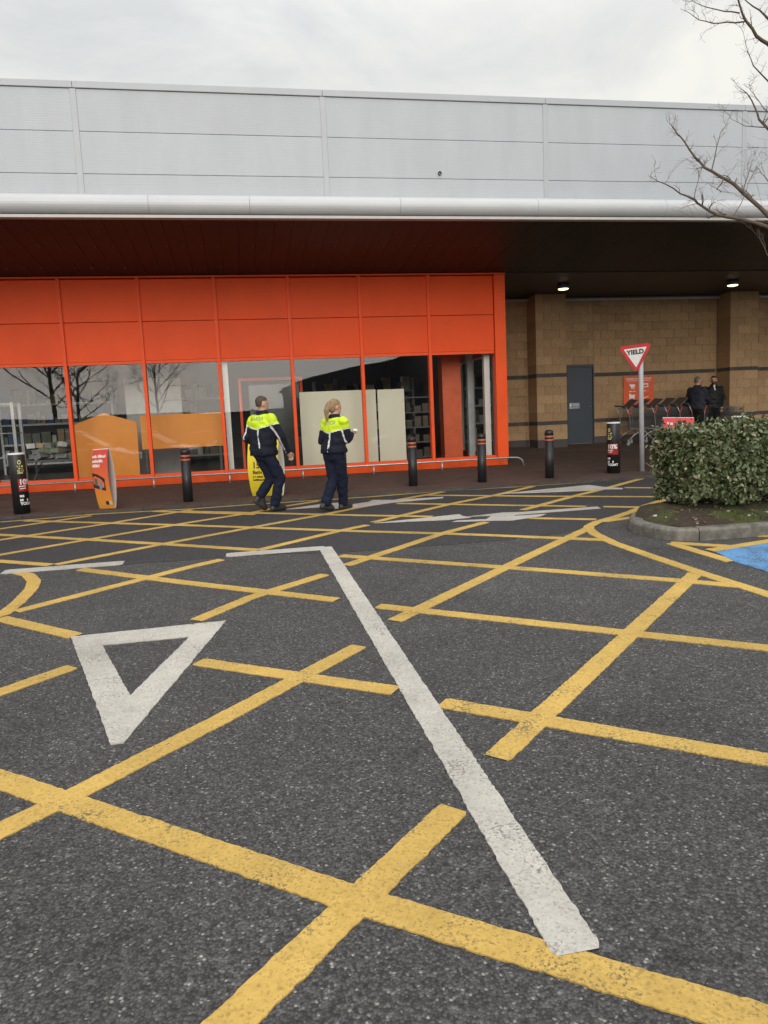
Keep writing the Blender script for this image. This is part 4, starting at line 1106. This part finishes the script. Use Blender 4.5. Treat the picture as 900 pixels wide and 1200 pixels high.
def hand(mb, wrist, d, palm_n, curl=.5, s=1.0):
    """palm, four unequal bent fingers and a thumb from the side of the palm"""
    d = d.normalized(); n = (palm_n - d * palm_n.dot(d)).normalized(); sd_ = d.cross(n)
    mb.capsule(wrist, .026 * s, wrist + d * .085 * s, .030 * s); mb.capsule(wrist + d * .04 * s + sd_ * .018 * s, .02 * s, wrist + d * .085 * s + sd_ * .022 * s, .018 * s)
    for i, L in enumerate((.068, .078, .072, .056)):
        b = wrist + d * .095 * s + sd_ * (-.032 + .0215 * i) * s; p1 = b + (d + n * curl * .6).normalized() * L * .5 * s; p2 = p1 + (d * (1 - curl) + n * curl * 1.5).normalized() * L * .5 * s
        mb.capsule(b, .0095 * s, p1, .009 * s, 8); mb.capsule(p1, .009 * s, p2, .0075 * s, 8)
    tb = wrist + d * .03 * s - sd_ * .03 * s; t1 = tb + (d * .7 - sd_ * .7 + n * .3).normalized() * .045 * s; t2 = t1 + (d * .9 - sd_ * .1 + n * .4).normalized() * .035 * s
    mb.capsule(tb, .013 * s, t1, .0105 * s, 8); mb.capsule(t1, .0105 * s, t2, .0085 * s, 8)
def person(loc, rz, J, look, skin, hairc, label, hair='short', scale=1.0, beard=False):
    """J: joints in metres; look: bearing of the face in the local frame (radians from +x towards +y)"""
    root = empty('person', loc, rz, label=label, cat='person')
    root.scale = (scale,) * 3
    mb = MB(); hd, nk = J['head'], J['neck']; rot = Matrix.Rotation(look, 3, 'Z'); F = rot @ V(1, 0, 0); Sd = rot @ V(0, 1, 0)
    mb.ell(hd + V(0, 0, .025), (.098, .078, .098), rot); mb.ell(hd + F * .018 + V(0, 0, -.035), (.078, .062, .085), rot)
    mb.capsule(hd + F * .045 + V(0, 0, -.085), .032, hd + F * .062 + V(0, 0, -.088), .026)        # chin
    mb.capsule(hd + F * .088 + V(0, 0, .012), .011, hd + F * .106 + V(0, 0, -.018), .014)          # nose
    for s in (-1, 1):
        mb.ell(hd + Sd * .078 * s + V(0, 0, -.008) - F * .008, (.020, .009, .032), rot)               # ears
        mb.capsule(hd + F * .075 + Sd * .03 * s + V(0, 0, .025), .016, hd + F * .072 + Sd * .045 * s + V(0, 0, .022), .013)   # brow
    mb.capsule(nk - V(0, 0, .06), .062, hd + V(0, 0, -.06), .056)
    ch, pl = J['chest'], J['pelvis']
    mb.capsule(ch + V(0, 0, .08), .09, ch, .13); mb.capsule(ch, .13, pl, .12)
    for a in 'RL':
        sh, el, wr = J['sh' + a], J['el' + a], J['wr' + a]; hp, kn, an, to = J['hip' + a], J['kn' + a], J['an' + a], J['to' + a]
        mb.capsule(ch + V(0, 0, .08), .07, sh, .055); mb.capsule(sh, .055, el, .042); mb.capsule(el, .042, wr, .026)
        hand(mb, wr, J.get('hd' + a, wr - el), J.get('pn' + a, V(0, 0, -1) + F * .3), J.get('curl' + a, .5))
        mb.capsule(pl, .11, hp, .09); mb.capsule(hp, .09, kn, .056); mb.capsule(kn, .058, an, .036); mb.capsule(an, .036, to, .026)
    me = fuse(mb, .0095, 3)
    me.materials.clear(); eye = mat('eye_dark', (.02, .015, .012), .3); lip = mat('lips', (.30, .10, .08), .5); hm = mat('hair_' + label[:8], hairc, .7, var=.5, vs=45, bump=.8, bs=90, stretch=(1.5, 1.5, .35))
    for m_ in (skin, eye, lip, hm): me.materials.append(m_)
    for p in me.polygons:
        c = p.center - hd; f, l, z = c.dot(F), c.dot(Sd), c.z
        mi = 0
        if f > .05 and abs(z - .006) < .011 and .018 < abs(l) < .046: mi = 1
        elif f > .06 and abs(z + .056) < .009 and abs(l) < .026: mi = 2
        elif beard and f > .0 and -.135 < z < -.03 and not (abs(l) < .022 and abs(z + .056) < .012) and c.length > .06: mi = 3
        elif f > .06 and abs(z - .03) < .006 and .015 < abs(l) < .05: mi = 3
        p.material_index = mi
    me.polygons.foreach_set('use_smooth', [True] * len(me.polygons))
    link('body', me, root)
    hb = MB()
    hb.ell(hd - F * .007 + V(0, 0, .040), (.099, .080, .090), rot)
    if hair != 'short':
        hb.ell(hd - F * .045 + V(0, 0, .01), (.060, .076, .095), rot)
    else: hb.ell(hd - F * .050 + V(0, 0, .005), (.047, .068, .070), rot)
    if hair == 'tail':
        k0 = hd - F * .10 + V(0, 0, .06)
        hb.capsule(hd - F * .07 + V(0, 0, .06), .035, k0, .030); hb.capsule(k0, .033, k0 - F * .045 + V(0, 0, -.10), .040); hb.capsule(k0 - F * .045 + V(0, 0, -.10), .040, k0 - F * .04 + V(0, 0, -.22), .024); hb.capsule(k0 - F * .04 + V(0, 0, -.22), .024, k0 - F * .03 + V(0, 0, -.28), .008)
    hme = fuse(hb, .009, 2)
    bm = bmesh.new(); bm.from_mesh(hme)
    dead = []
    for f_ in bm.faces:
        c = f_.calc_center_median() - hd; fr = c.dot(F); sdz = abs(c.dot(Sd))
        if fr > .035 and c.z < .055: dead.append(f_)
        elif fr > -.035 and c.z < .045 and hair == 'short': dead.append(f_)
        elif hair == 'short' and c.z < -.03: dead.append(f_)
        elif fr > .01 and c.z < .01: dead.append(f_)
    bmesh.ops.delete(bm, geom=dead, context='FACES'); bm.to_mesh(hme); bm.free()
    hme.materials.clear(); hme.materials.append(hm); hme.polygons.foreach_set('use_smooth', [True] * len(hme.polygons))
    link('hair', hme, root)
    return root
def ring_sec(c, w_, d_, th, n=24):
    """flattened ellipse: w_ half width across the shoulders, d_ half depth; th = heading"""
    F = V(math.cos(th), math.sin(th), 0); Rr = V(math.sin(th), -math.cos(th), 0); o = []
    for k in range(n):
        a = 2 * math.pi * k / n; ca, sa = math.cos(a), math.sin(a); e = .8
        o.append(c + Rr * w_ * math.copysign(abs(ca) ** e, ca) + F * d_ * math.copysign(abs(sa) ** e, sa))
    return o
def jacket(J, th, hem, secs, ra=.074, re=.066, rw=.050):
    mb = MB(); mb.rings([ring_sec(c, w_, d_, th) for c, w_, d_ in secs])
    for a in 'RL':
        sh, el, wr = J['sh' + a], J['el' + a], J['wr' + a]
        mb.capsule(sh.lerp(J['chest'] + V(0, 0, .06), .45), .085, sh, ra + .006); mb.capsule(sh, ra + .006, el, re); mb.capsule(el, re, el.lerp(wr, .93), rw)
    me = fuse(mb, .0105, 4); wrinkle(me, .015, 8); return me
def trousers(J, th, rh=.105, rk=.082, ra=.075):
    mb = MB(); pl = J['pelvis']; mb.rings([ring_sec(pl + V(0, 0, z), w_, d_, th) for z, w_, d_ in ((-.14, .11, .09), (-.08, .168, .125), (0, .172, .128), (.12, .158, .12), (.16, .15, .11))])
    for a in 'RL':
        hp, kn, an = J['hip' + a], J['kn' + a], J['an' + a]
        mb.capsule(pl, .11, hp, rh); mb.capsule(hp, rh, kn, rk); mb.capsule(kn, rk, an + (an - kn).normalized() * .0, ra)
    me = fuse(mb, .0115, 4); wrinkle(me, .015, 8); return me
def boots(J, parent, m, high=True):
    for a in 'RL':
        mb = MB(); an, to = J['an' + a], J['to' + a]; kn = J['kn' + a]; up = (kn - an).normalized()
        fwd = (to - an); heel = J.get('he' + a, an - V(fwd.x, fwd.y, 0).normalized() * .05 + V(0, 0, .045 - an.z if an.z < .16 else -.05))
        if high: mb.capsule(an + up * .15, .064, an, .055)
        mb.capsule(an, .05, heel, .042); mb.capsule(an, .05, to, .042); mb.capsule(heel, .042, to, .040); mb.capsule(an, .048, to.lerp(heel, .35) + V(0, 0, .03), .038); mb.capsule(to.lerp(heel, .5), .044, to, .042)
        me = fuse(mb, .011, 3); me.materials.clear(); me.materials.append(m); link('boot', me, parent)
navy = cloth('navy_jacket', (.012, .014, .024)); hiv = mat('hi_vis_yellow', (.60, .80, .02), .6, var=.08, vs=12, bump=.4, bs=18)
trs = cloth('navy_trousers', (.010, .014, .033)); bootm = mat('boot_leather', (.030, .031, .034), .5, var=.2)
pip = mat('reflective_piping', (.66, .66, .68), .4, var=.05); sk = skin_mat('skin', (.52, .30, .21)); belt = mat('belt', (.012, .012, .014), .5)
YAW = R(-10.46)
def officer(loc, J, th, look, hairc, label, hair, secs, yoke, lines, scale=1.0, text_at=None, skin=sk):
    root = person(loc, YAW, J, look, skin, hairc, label, hair, scale)
    jm = jacket(J, th, .86, secs)
    Fw = V(math.cos(th), math.sin(th), 0)
    def part(c, n):
        z = yoke(c)
        if c.z > z + .20: return 'collar'
        if c.z > z and (c - J['elR']).length > .16 and (c - J['elL']).length > .16: return 'yoke'
        for i_, L in enumerate(lines):
            if line_dist(c, L) < .017: return 'piping%d' % i_
        if c.z > z - .013: return 'trim'
        return 'jacket'
    pieces = split(jm, part, {'jacket': navy, 'yoke': hiv, 'piping0': pip, 'piping1': pip, 'piping2': pip, 'trim': pip, 'collar': navy}, {'yoke': 'hi_vis_yoke', 'piping0': 'piping', 'piping1': 'piping', 'piping2': 'piping', 'trim': 'reflective_trim', 'collar': 'collar', 'jacket': 'jacket'}, root)
    tm = trousers(J, th); tm.materials.clear(); tm.materials.append(trs); tm.polygons.foreach_set('use_smooth', [True] * len(tm.polygons)); link('trousers', tm, root)
    boots(J, root, bootm)
    if 'yoke' in pieces and text_at:
        bv = BVHTree.FromPolygons([v.co for v in pieces['yoke'].data.vertices], [p.vertices for p in pieces['yoke'].data.polygons])
        t = text_mesh('GARDA', .075, mat('grey_print', (.30, .36, .22), .5), 'CENTER', .001); Rr = V(math.sin(th), -math.cos(th), 0)
        for v in t.vertices:
            o = text_at + Rr * v.co.x + V(0, 0, v.co.y) - Fw * .6; h_ = bv.ray_cast(o, Fw)
            v.co = (h_[0] - Fw * .004) if h_[0] is not None else text_at
        link('lettering', t, root)
    return root

# man in hi-vis, mid-stride to the right, seen from behind
th = R(58)
J = dict(head=V(.035, .03, 1.62), neck=V(.02, .01, 1.46), chest=V(.03, 0, 1.27), pelvis=V(.02, 0, .93),
  shR=V(.185, -.125, 1.40), shL=V(-.125, .135, 1.40), elR=V(.315, -.10, 1.11), elL=V(-.24, .07, 1.12), wrR=V(.385, .03, .90), wrL=V(-.06, .21, 1.0),
  hipR=V(.085, -.065, .90), hipL=V(-.045, .065, .90), knR=V(.235, .02, .52), knL=V(.09, .10, .50), anR=V(.135, .03, .115), anL=V(-.075, .05, .27),
  toR=V(.255, .14, .042), toL=V(-.035, .10, .055), heL=V(-.155, .02, .17), curlR=.8, curlL=.7)
secs = [(V(.02, 0, .86), .212, .165), (V(.02, 0, .90), .220, .172), (V(.022, 0, 1.0), .212, .162), (V(.025, 0, 1.12), .222, .162), (V(.03, 0, 1.25), .232, .155), (V(.03, 0, 1.36), .230, .138), (V(.027, 0, 1.43), .17, .105), (V(.023, .008, 1.475), .10, .085), (V(.023, .012, 1.53), .072, .074)]
Rr = V(math.sin(th), -math.cos(th), 0); Bk = -V(math.cos(th), math.sin(th), 0)
c0 = V(.03, 0, 0)
lines = [[c0 + Bk * .15 + Rr * .03 + V(0, 0, 1.27), c0 + Bk * .15 + Rr * .05 + V(0, 0, .98)],
         [J['shR'] + Bk * .07 + V(0, 0, -.06), J['elR'] + Bk * .06, J['wrR'] + Bk * .045],
         [J['shL'] + Bk * .07 + V(-.03, 0, -.06), J['elL'] + Bk * .06, J['wrL'] + Bk * .045]]
man_yoke = lambda c, R_=Rr.copy(): 1.255 + .05 * abs((c - c0).dot(R_)) / .2
officer((.27, 11.30, road_z(11.30)), J, th, R(36), (.075, .048, .032), 'person in navy and hi-vis jacket walking past the yellow board, short hair', 'short', secs, man_yoke, lines, 1.0, c0 + V(-.01, 0, 1.385))

# woman in hi-vis with a ponytail
th2 = R(48)
J = dict(head=V(.11, .03, 1.53), neck=V(.10, .01, 1.38), chest=V(.10, 0, 1.20), pelvis=V(.06, 0, .90),
  shR=V(.235, -.11, 1.32), shL=V(-.03, .12, 1.32), elR=V(.275, -.06, 1.06), elL=V(-.11, .15, 1.05), wrR=V(.33, .15, 1.13), wrL=V(.16, .32, 1.10),
  hipR=V(.12, -.05, .86), hipL=V(0, .06, .86), knR=V(.165, .09, .49), knL=V(.03, .08, .48), anR=V(.15, .22, .115), anL=V(-.09, .0, .15),
  toR=V(.25, .33, .042), toL=V(-.01, .07, .045), curlR=.6, curlL=.6, heL=V(-.15, -.03, .085))
secs = [(V(.065, 0, .87), .205, .165), (V(.065, 0, .91), .205, .165), (V(.07, 0, .98), .188, .15), (V(.09, 0, 1.08), .180, .14), (V(.10, 0, 1.19), .185, .135), (V(.10, 0, 1.29), .185, .12), (V(.10, 0, 1.355), .145, .095), (V(.10, .008, 1.395), .085, .075), (V(.10, .01, 1.435), .064, .066)]
Rr = V(math.sin(th2), -math.cos(th2), 0); Bk = -V(math.cos(th2), math.sin(th2), 0); c1 = V(.10, 0, 0)
lines = [[c1 + Bk * .14 + Rr * .03 + V(0, 0, 1.18), c1 + Bk * .15 + Rr * .03 + V(-.03, 0, .90)], [J['shR'] + Bk * .07 + V(0, 0, -.06), J['elR'] + Bk * .06 + V(0, 0, .02), V(.29, -.12, .93)]]
wom_yoke = lambda c, R_=Rr.copy(): 1.165 + .05 * abs((c - c1).dot(R_)) / .2
wo = officer((1.23, 10.85, road_z(10.85)), J, th2, R(34), (.30, .19, .10), 'person in hi-vis jacket with a fair ponytail, walking before cream boards', 'tail', secs, wom_yoke, lines, 1.0, c1 + V(-.01, 0, 1.285))
pp = MB().box(-.035, .035, -.002, .002, -.018, .018, 0, Matrix.Translation((1.23 + .41, 10.85 + .08, road_z(10.85) + 1.19)) @ Matrix.Rotation(.5, 4, 'Z') @ Matrix.Rotation(-.7, 4, 'X'))
pp.build('paper_slip', M['wht'], label='small white slip of paper held by the woman in hi-vis', cat='paper')

# two men talking by the wall
def civilian(loc, J, th, look, hairc, label, jm_mat, secs, hem_mat, extra=None, beard=False, skin=sk):
    root = person(loc, YAW, J, look, skin, hairc, label, 'short', 1.0, beard)
    jm = jacket(J, th, .9, secs, .07, .062, .048)
    mats = {'jacket': jm_mat, 'collar': jm_mat, 'stripe': mat('pale_stripe', (.50, .46, .40), .6), 'shirt': mat('white_collar', (.75, .74, .72), .6)}
    split(jm, extra or (lambda c, n: 'jacket'), mats, {'stripe': 'sleeve_stripe', 'shirt': 'shirt_front'}, root)
    tm = trousers(J, th); tm.materials.clear(); tm.materials.append(hem_mat); tm.polygons.foreach_set('use_smooth', [True] * len(tm.polygons)); link('trousers', tm, root)
    boots(J, root, bootm, False); return root
blk = cloth('black_trousers', (.008, .008, .010)); gry = cloth('charcoal_jacket', (.030, .032, .045)); bjk = cloth('black_track_jacket', (.010, .012, .012), .6)
th3 = R(35)
def stand(sw=.2, back=V(0, 0, 0), th=0.0):
    Rr = V(math.sin(th), -math.cos(th), 0); F = V(math.cos(th), math.sin(th), 0)
    d = dict(head=V(0, 0, 1.62) + F * .03, neck=V(0, 0, 1.46), chest=V(0, 0, 1.27), pelvis=V(0, 0, .93))
    for a, s in (('R', 1), ('L', -1)):
        d['sh' + a] = Rr * sw * s + V(0, 0, 1.40); d['el' + a] = Rr * (sw + .06) * s + V(0, 0, 1.12) - F * .03; d['wr' + a] = Rr * (sw + .05) * s + V(0, 0, .88) + F * .06
        d['hip' + a] = Rr * .085 * s + V(0, 0, .90); d['kn' + a] = Rr * .10 * s + V(0, 0, .50) + F * .02; d['an' + a] = Rr * .11 * s + V(0, 0, .10); d['to' + a] = Rr * .13 * s + F * .15 + V(0, 0, .04)
    return d
def tsecs(k=1.0): return [(V(0, 0, .88), .19 * k, .145 * k), (V(0, 0, 1.0), .19 * k, .14 * k), (V(0, 0, 1.14), .205 * k, .145 * k), (V(0, 0, 1.27), .22 * k, .145 * k), (V(0, 0, 1.37), .215, .13), (V(0, 0, 1.435), .165, .105), (V(0, 0, 1.48), .10, .085), (V(0, 0, 1.52), .075, .076)]
J = stand(.19, th=th3); J['elR'] = V(.24, -.08, 1.16); J['wrR'] = V(.20, .10, 1.42); J['hdR'] = V(-.1, .1, .5); J['pnR'] = V(-.6, .2, 0)
civilian((11.92, 18.0, pave_z(18.0)), J, th3, R(30), (.16, .13, .11), 'person in charcoal jacket, back turned, hand raised to the face', gry, tsecs(1.05), blk)
th4 = R(-95); J = stand(.2, th=th4); J['elL'] = V(.28, .0, 1.13); J['wrL'] = V(.20, -.08, .92)
Fw = V(math.cos(th4), math.sin(th4), 0); Rr4 = V(math.sin(th4), -math.cos(th4), 0)
ls = [[J['shL'] + V(.055, 0, -.02), J['elL'] + V(.055, 0, 0), J['wrL'] + V(.045, 0, 0)]]
def ex(c, n):
    if line_dist(c, ls[0]) < .028: return 'stripe'
    if c.dot(Fw) > .03 and abs(c.dot(Rr4)) < .012 + .10 * max(0, c.z - 1.40) and c.z > 1.36: return 'shirt'
    return 'jacket'
civilian((12.47, 18.1, pave_z(18.1)), J, th4, R(-112), (.030, .020, .016), 'bearded person in black zip jacket with pale sleeve stripe, facing the car park', bjk, tsecs(.98), blk, ex, True)

# ------------------------------------------------------------------ things behind the shop windows
random.seed(17)
FZ = .47
def thing(name, label, cat, mb, m, group=None, **k): return mb.build(name, m, label=label, cat=cat, group=group, **k)
thing('display_board', 'wide cream board behind the glass to the right of the doorway', 'board', MB().box(1.27, 2.97, 16.46, 16.50, FZ + .002, 2.21), M['cream'], 'cream boards behind the glass', bevel=.003)
thing('display_board', 'narrow cream board behind the glass beside the dark shelving', 'board', MB().box(3.01, 3.62, 16.46, 16.50, FZ + .002, 2.20), M['cream'], 'cream boards behind the glass', bevel=.003)
hs = MB().prism([(-3.50, 16.40, FZ + .002), (-2.20, 16.40, FZ + .002), (-2.18, 16.40, 1.72), (-2.83, 16.40, 1.93), (-3.52, 16.40, 1.68)], (0, .06, 0))
thing('gabled_display', 'orange gable-shaped display board behind the second window', 'board', hs, M['brown_orange'])
bn = empty('banner_stand', (-1.28, 16.52, FZ), label='long orange banner board on dark legs behind the third window', cat='board', world=True)
MB().box(-2.12, -.42, 16.50, 16.54, 1.13, 1.85).build('banner', M['brown_orange'], bn)
for x in (-2.05, -1.3, -.5): MB().box(x - .025, x + .025, 16.545, 16.59, FZ, 1.84).build('leg', M['grey_pl'], bn)
dp = empty('inner_doorway', (.7, 17.5, FZ), label='thin orange door frame round a dark opening behind the man in hi-vis', cat='doorway', world=True)
for x in (.0, 1.40): MB().box(x - .03, x + .03, 17.45, 17.55, FZ, 2.55).build('jamb', M['orange_trim'], dp)
MB().box(-.03, 1.43, 17.45, 17.55, 2.55, 2.61).build('lintel', M['orange_trim'], dp)
MB().box(.2, 1.36, 17.60, 17.64, FZ, 2.46).build('door_leaf', mat('dark_glazed_door', (.025, .03, .034), .2), dp)
thing('column', 'white post just behind the third orange mullion', 'column', MB().box(-.335, -.225, 16.02, 16.12, FZ + .002, 4.6), M['white_m'])
pl_ = MB().prism([(4.66, 16.95, FZ), (5.10, 16.95, FZ), (5.10, 16.95, 4.6), (4.64, 16.95, 4.6)], (0, .35, 0))
thing('column', 'red-orange pillar behind the last window pane', 'column', pl_, mat('red_orange_pillar', (.70, .11, .03), .45))
thing('column', 'grey steel column inside the lobby near the orange corner', 'column', MB().box(5.36, 5.50, 17.25, 17.40, FZ, 4.6), M['polegrey'])
thing('column', 'white column inside the last pane beside the orange corner post', 'column', MB().box(5.40, 5.53, 16.12, 16.25, FZ, 4.6), M['white_m'])
sh = empty('shelving_unit', (4.05, 17.3, FZ), label='dark shelving unit behind the glass next to the cream boards', cat='shelf', world=True)
for x in (3.72, 4.40): MB().box(x - .02, x + .02, 17.1, 17.6, FZ, 2.3).build('upright', M['grey_pl'], sh)
for z in (.6, .95, 1.3, 1.65, 2.0): MB().box(3.74, 4.38, 17.1, 17.6, z, z + .03).build('shelf', M['grey_pl'], sh)
for i, (z, x) in enumerate([(z, x) for z in (.63, .98, 1.33, 1.68) for x in (3.8, 4.0, 4.2)]):
    s = random.uniform(.10, .17); thing('carton', 'small carton on the dark shelving behind the glass', 'box', MB().box(x, x + s, 17.15, 17.4, z + .002, z + random.uniform(.12, .25)), M['card'], 'cartons on the shelving')
def racking(x0, x1, y, seed, label):
    q = random.Random(seed); r = empty('racking', ((x0 + x1) / 2, y, FZ), label=label, cat='shelf', world=True)
    for x in (x0, x1): MB().box(x - .03, x + .03, y - .25, y + .25, FZ, 2.75).build('upright', M['polegrey'], r)
    for z in (.7, 1.25, 1.8, 2.35): MB().box(x0 + .03, x1 - .03, y - .25, y + .25, z, z + .05).build('shelf', M['polegrey'], r)
    goods = MB()
    for z in (.75, 1.30, 1.85, 2.40):
        x = x0 + .05
        while x < x1 - .2:
            wd = q.uniform(.08, .25); goods.box(x, x + wd, y - .22, y + .1, z + .002, z + q.uniform(.15, .42), q.randrange(6)); x += wd + q.uniform(.01, .05)
    goods.build('shelf_goods', cols + [mat('pack_blue', (.05, .12, .30), .6)], r, kind='stuff')
cols = [mat('pack_white', (.62, .62, .60), .7), mat('pack_tan', (.40, .32, .20), .8), mat('pack_grey', (.25, .26, .27), .7), mat('pack_green', (.22, .24, .17), .8), mat('pack_dark', (.06, .06, .06), .7)]
racking(-6.6, -3.6, 22.6, 1, 'tall racking of mixed goods behind the roll cage')
racking(-2.4, -.4, 22.8, 2, 'tall racking of mixed goods behind the orange banner')
racking(2.2, 5.2, 22.6, 3, 'tall racking of mixed goods behind the cream boards')
thing('kiosk_panel', 'pale panel standing in for a lit kiosk deep inside behind the third window', 'panel', MB().box(-2.6, -1.35, 18.0, 18.06, FZ + .002, 2.72), M['lightgrey_pl'])  # plain pale panel added in place of a lit kiosk; its brightness is only colour
# roll cage and pile of stock in the first window
cg = empty('roll_cage', (-4.75, 16.5, FZ), label='tall grey steel roll cage behind the first window', cat='cage', world=True)
for x, y in ((-5.3, 16.3), (-4.56, 16.3), (-5.3, 16.8), (-4.56, 16.8)): MB().box(x - .03, x + .03, y - .03, y + .03, FZ, 2.22).build('upright', M['lightgrey_pl'], cg)
for z in (.62, 1.1, 1.6, 2.2): MB().tube([(-5.3, 16.3, z), (-4.56, 16.3, z), (-4.56, 16.8, z), (-5.3, 16.8, z)], .012, 5).build('rail', M['lightgrey_pl'], cg)
tb = empty('trestle_table', (-4.0, 16.7, FZ), label='low dark trestle table holding the stock pile in the first window', cat='table', world=True)
MB().box(-4.48, -3.45, 16.35, 17.1, .98, 1.02).build('table_top', M['grey_pl'], tb)
for x in (-4.4, -3.55):
    for d in (-.25, .25): MB().tube([(x, 16.7 + d, FZ), (x + .15, 16.7 - d, .98)], .014, 5).build('leg', M['galv'], tb)
for k in range(26):
    lay = k // 9; x = -4.36 + .105 * (k % 9) + random.uniform(-.03, .03); z = 1.03 + lay * .115; s = random.uniform(.06, .13)
    if lay == 2 and not 1 <= k % 9 <= 7: continue
    Mx = Matrix.Translation((x, 16.62 + random.uniform(-.2, .2), z + .06)) @ Matrix.Rotation(random.uniform(0, 3), 4, 'Z') @ Matrix.Rotation(random.uniform(-.5, .5), 4, 'X')
    thing('stock_pack', 'small jumbled pack in the stock pile of the first window', 'pack', MB().box(-s, s, -s * .7, s * .7, -.05, .05, 0, Mx), random.choice(cols), 'packs in the stock pile')

# ------------------------------------------------------------------ what the windows mirror: parked cars and bare trees behind the camera
def make_car(paint_m, label, loc, rz):
    r = empty('parked_car', loc, rz, label=label, cat='car', group='cars parked around the photographer')
    L = [(-2.1, .30, .52, .62), (-2.02, .26, .80, .80), (-1.5, .24, .98, .86), (-1.0, .22, 1.02, .88), (.6, .22, .96, .88), (1.3, .24, .88, .86), (1.9, .28, .72, .78), (2.08, .34, .52, .62)]
    mb = MB(); secs = []
    for x, z0, z1, hw in L:
        o = []
        for a, b in ((-.9, 0), (-1, .15), (-1, .6), (-.93, .92), (-.6, 1), (.6, 1), (.93, .92), (1, .6), (1, .15), (.9, 0)): o.append(Vector((x, hw * a, z0 + (z1 - z0) * b)))
        secs.append(o)
    mb.rings(secs).build('body', paint_m, r, smooth=False, bevel=.03)
    G_ = [(-1.75, .99, .99, .70), (-1.15, .98, 1.40, .62), (-.3, .98, 1.47, .62), (.25, .96, 1.42, .62), (1.0, .93, .95, .70)]
    cb_ = MB().rings([[Vector((x, -hw * 1.08, z0)), Vector((x, -hw, z1)), Vector((x, hw, z1)), Vector((x, hw * 1.08, z0))] for x, z0, z1, hw in G_])
    cab = cb_.build('glasshouse', mat('car_glass', (.015, .018, .02), .06), r)
    MB().rings([[Vector((x, -.60, z)), Vector((x, -.55, z + .02)), Vector((x, .55, z + .02)), Vector((x, .60, z))] for x, z in ((-1.2, 1.39), (-.8, 1.45), (-.3, 1.475), (.3, 1.425))]).build('roof', paint_m, r, smooth=True)
    for s in (-1, 1):
        for a, b in (((-.45, s * .665, .98), (-.42, s * .628, 1.46)), ((.28, s * .63, 1.42), (1.02, s * .745, .95)), ((-1.18, s * .63, 1.40), (-1.72, s * .74, .99))): MB().tube([a, b], .03, 6).build('pillar', paint_m, r)
        MB().ell((.72, s * .95, 1.02), (.10, .09, .07)).build('wing_mirror', paint_m, r, smooth=True)
        MB().ell((1.95, s * .56, .64), (.14, .16, .07)).build('headlight', mat('headlamp', (.7, .72, .75), .1), r, smooth=True)
        for x in (-1.32, 1.32):
            wm = MB().lathe([(.20, -.1), (.31, -.1), (.325, -.06), (.325, .06), (.31, .1), (.20, .1)], 24).mesh('tyre', M['tyre']); wm.transform(Matrix.Translation((x, s * .78, .325)) @ Matrix.Rotation(R(90), 4, 'X')); wl = link('wheel', wm, r)
            rm = MB().lathe([(.02, -.09), (.20, -.085), (.205, .085), (.02, .09)], 20).mesh('rim', M['galv']); rm.transform(Matrix.Translation((x, s * .78, .325)) @ Matrix.Rotation(R(90), 4, 'X')); link('rim', rm, wl)
    return r
car_p = lambda n, c: mat(n, c, .22, .3, var=.03, coat=.6)
make_car(car_p('silver_car_paint', (.48, .50, .52)), 'silver car mirrored in the second window pane', (-5.2, 7.0, road_z(7.0)), R(4))
make_car(car_p('red_car_paint', (.35, .03, .03)), 'dark red car mirrored in the third window pane', (-3.6, 2.2, road_z(2.2)), R(15))
make_car(car_p('grey_car_paint', (.10, .11, .12)), 'dark grey car mirrored in the last window panes', (8.3, -4.4, road_z(-4.4)), R(178))
make_car(car_p('blue_car_paint', (.05, .09, .2)), 'dark blue car mirrored behind the man in hi-vis', (-2.2, -8.5, road_z(-8.5)), R(92))
make_car(car_p('beige_car_paint', (.45, .42, .36)), 'beige car mirrored beside the orange banner board', (-5.2, -8.6, road_z(-8.6)), R(88))
make_car(car_p('white_car_paint', (.75, .75, .75)), 'white car mirrored behind the woman in hi-vis', (3.2, -4.6, road_z(-4.6)), R(2))
park_tree(-7.9, -2.4, 9.0, 31, 'large bare tree mirrored in the first window pane')
park_tree(-9.4, -15.0, 8.5, 32, 'bare tree mirrored above the gabled display board')
park_tree(-6.0, -25.0, 10.5, 33, 'bare tree mirrored above the orange banner board')
park_tree(13.5, -22.0, 9.0, 34, 'bare tree mirrored above the dark shelving')
bk = empty('far_warehouse', (0, -140, road_z(-140)), label='long grey warehouse across the car park, mirrored in the windows', cat='building', world=True)
z0 = road_z(-140) - .5
MB().box(-90, 80, -152, -140, z0, z0 + 7.5).build('wall', mat('far_wall', (.30, .31, .33), .8), bk)
MB().box(-90.5, 80.5, -152.5, -139.5, z0 + 7.51, z0 + 8.2).build('roof', mat('far_roof', (.09, .09, .10), .7), bk)

hb_ = empty('curved_roof_building', (30, -48, road_z(-48)), label='dark curved-roof building mirrored in the right-hand windows', cat='building', world=True)
z1 = road_z(-48) - .3
MB().box(5, 62, -60, -48, z1, z1 + 6.5).build('wall', mat('dark_cladding', (.07, .072, .078), .7), hb_)
arc = [Vector((4.5 + 58 * t, 0, z1 + 6.52 + 4.2 * math.sin(math.pi * t) ** .8)) for t in [i / 24 for i in range(25)]]
MB().prism([Vector((p.x, -47.5, p.z)) for p in arc], (0, -13, 0)).build('roof', mat('dark_roof', (.05, .052, .056), .6), hb_)
for x in range(8, 60, 6):
    MB().box(x, x + 3.2, -47.99, -47.9, z1 + .4, z1 + 3.6).build('window', mat('far_window', (.12, .14, .16), .2), hb_)
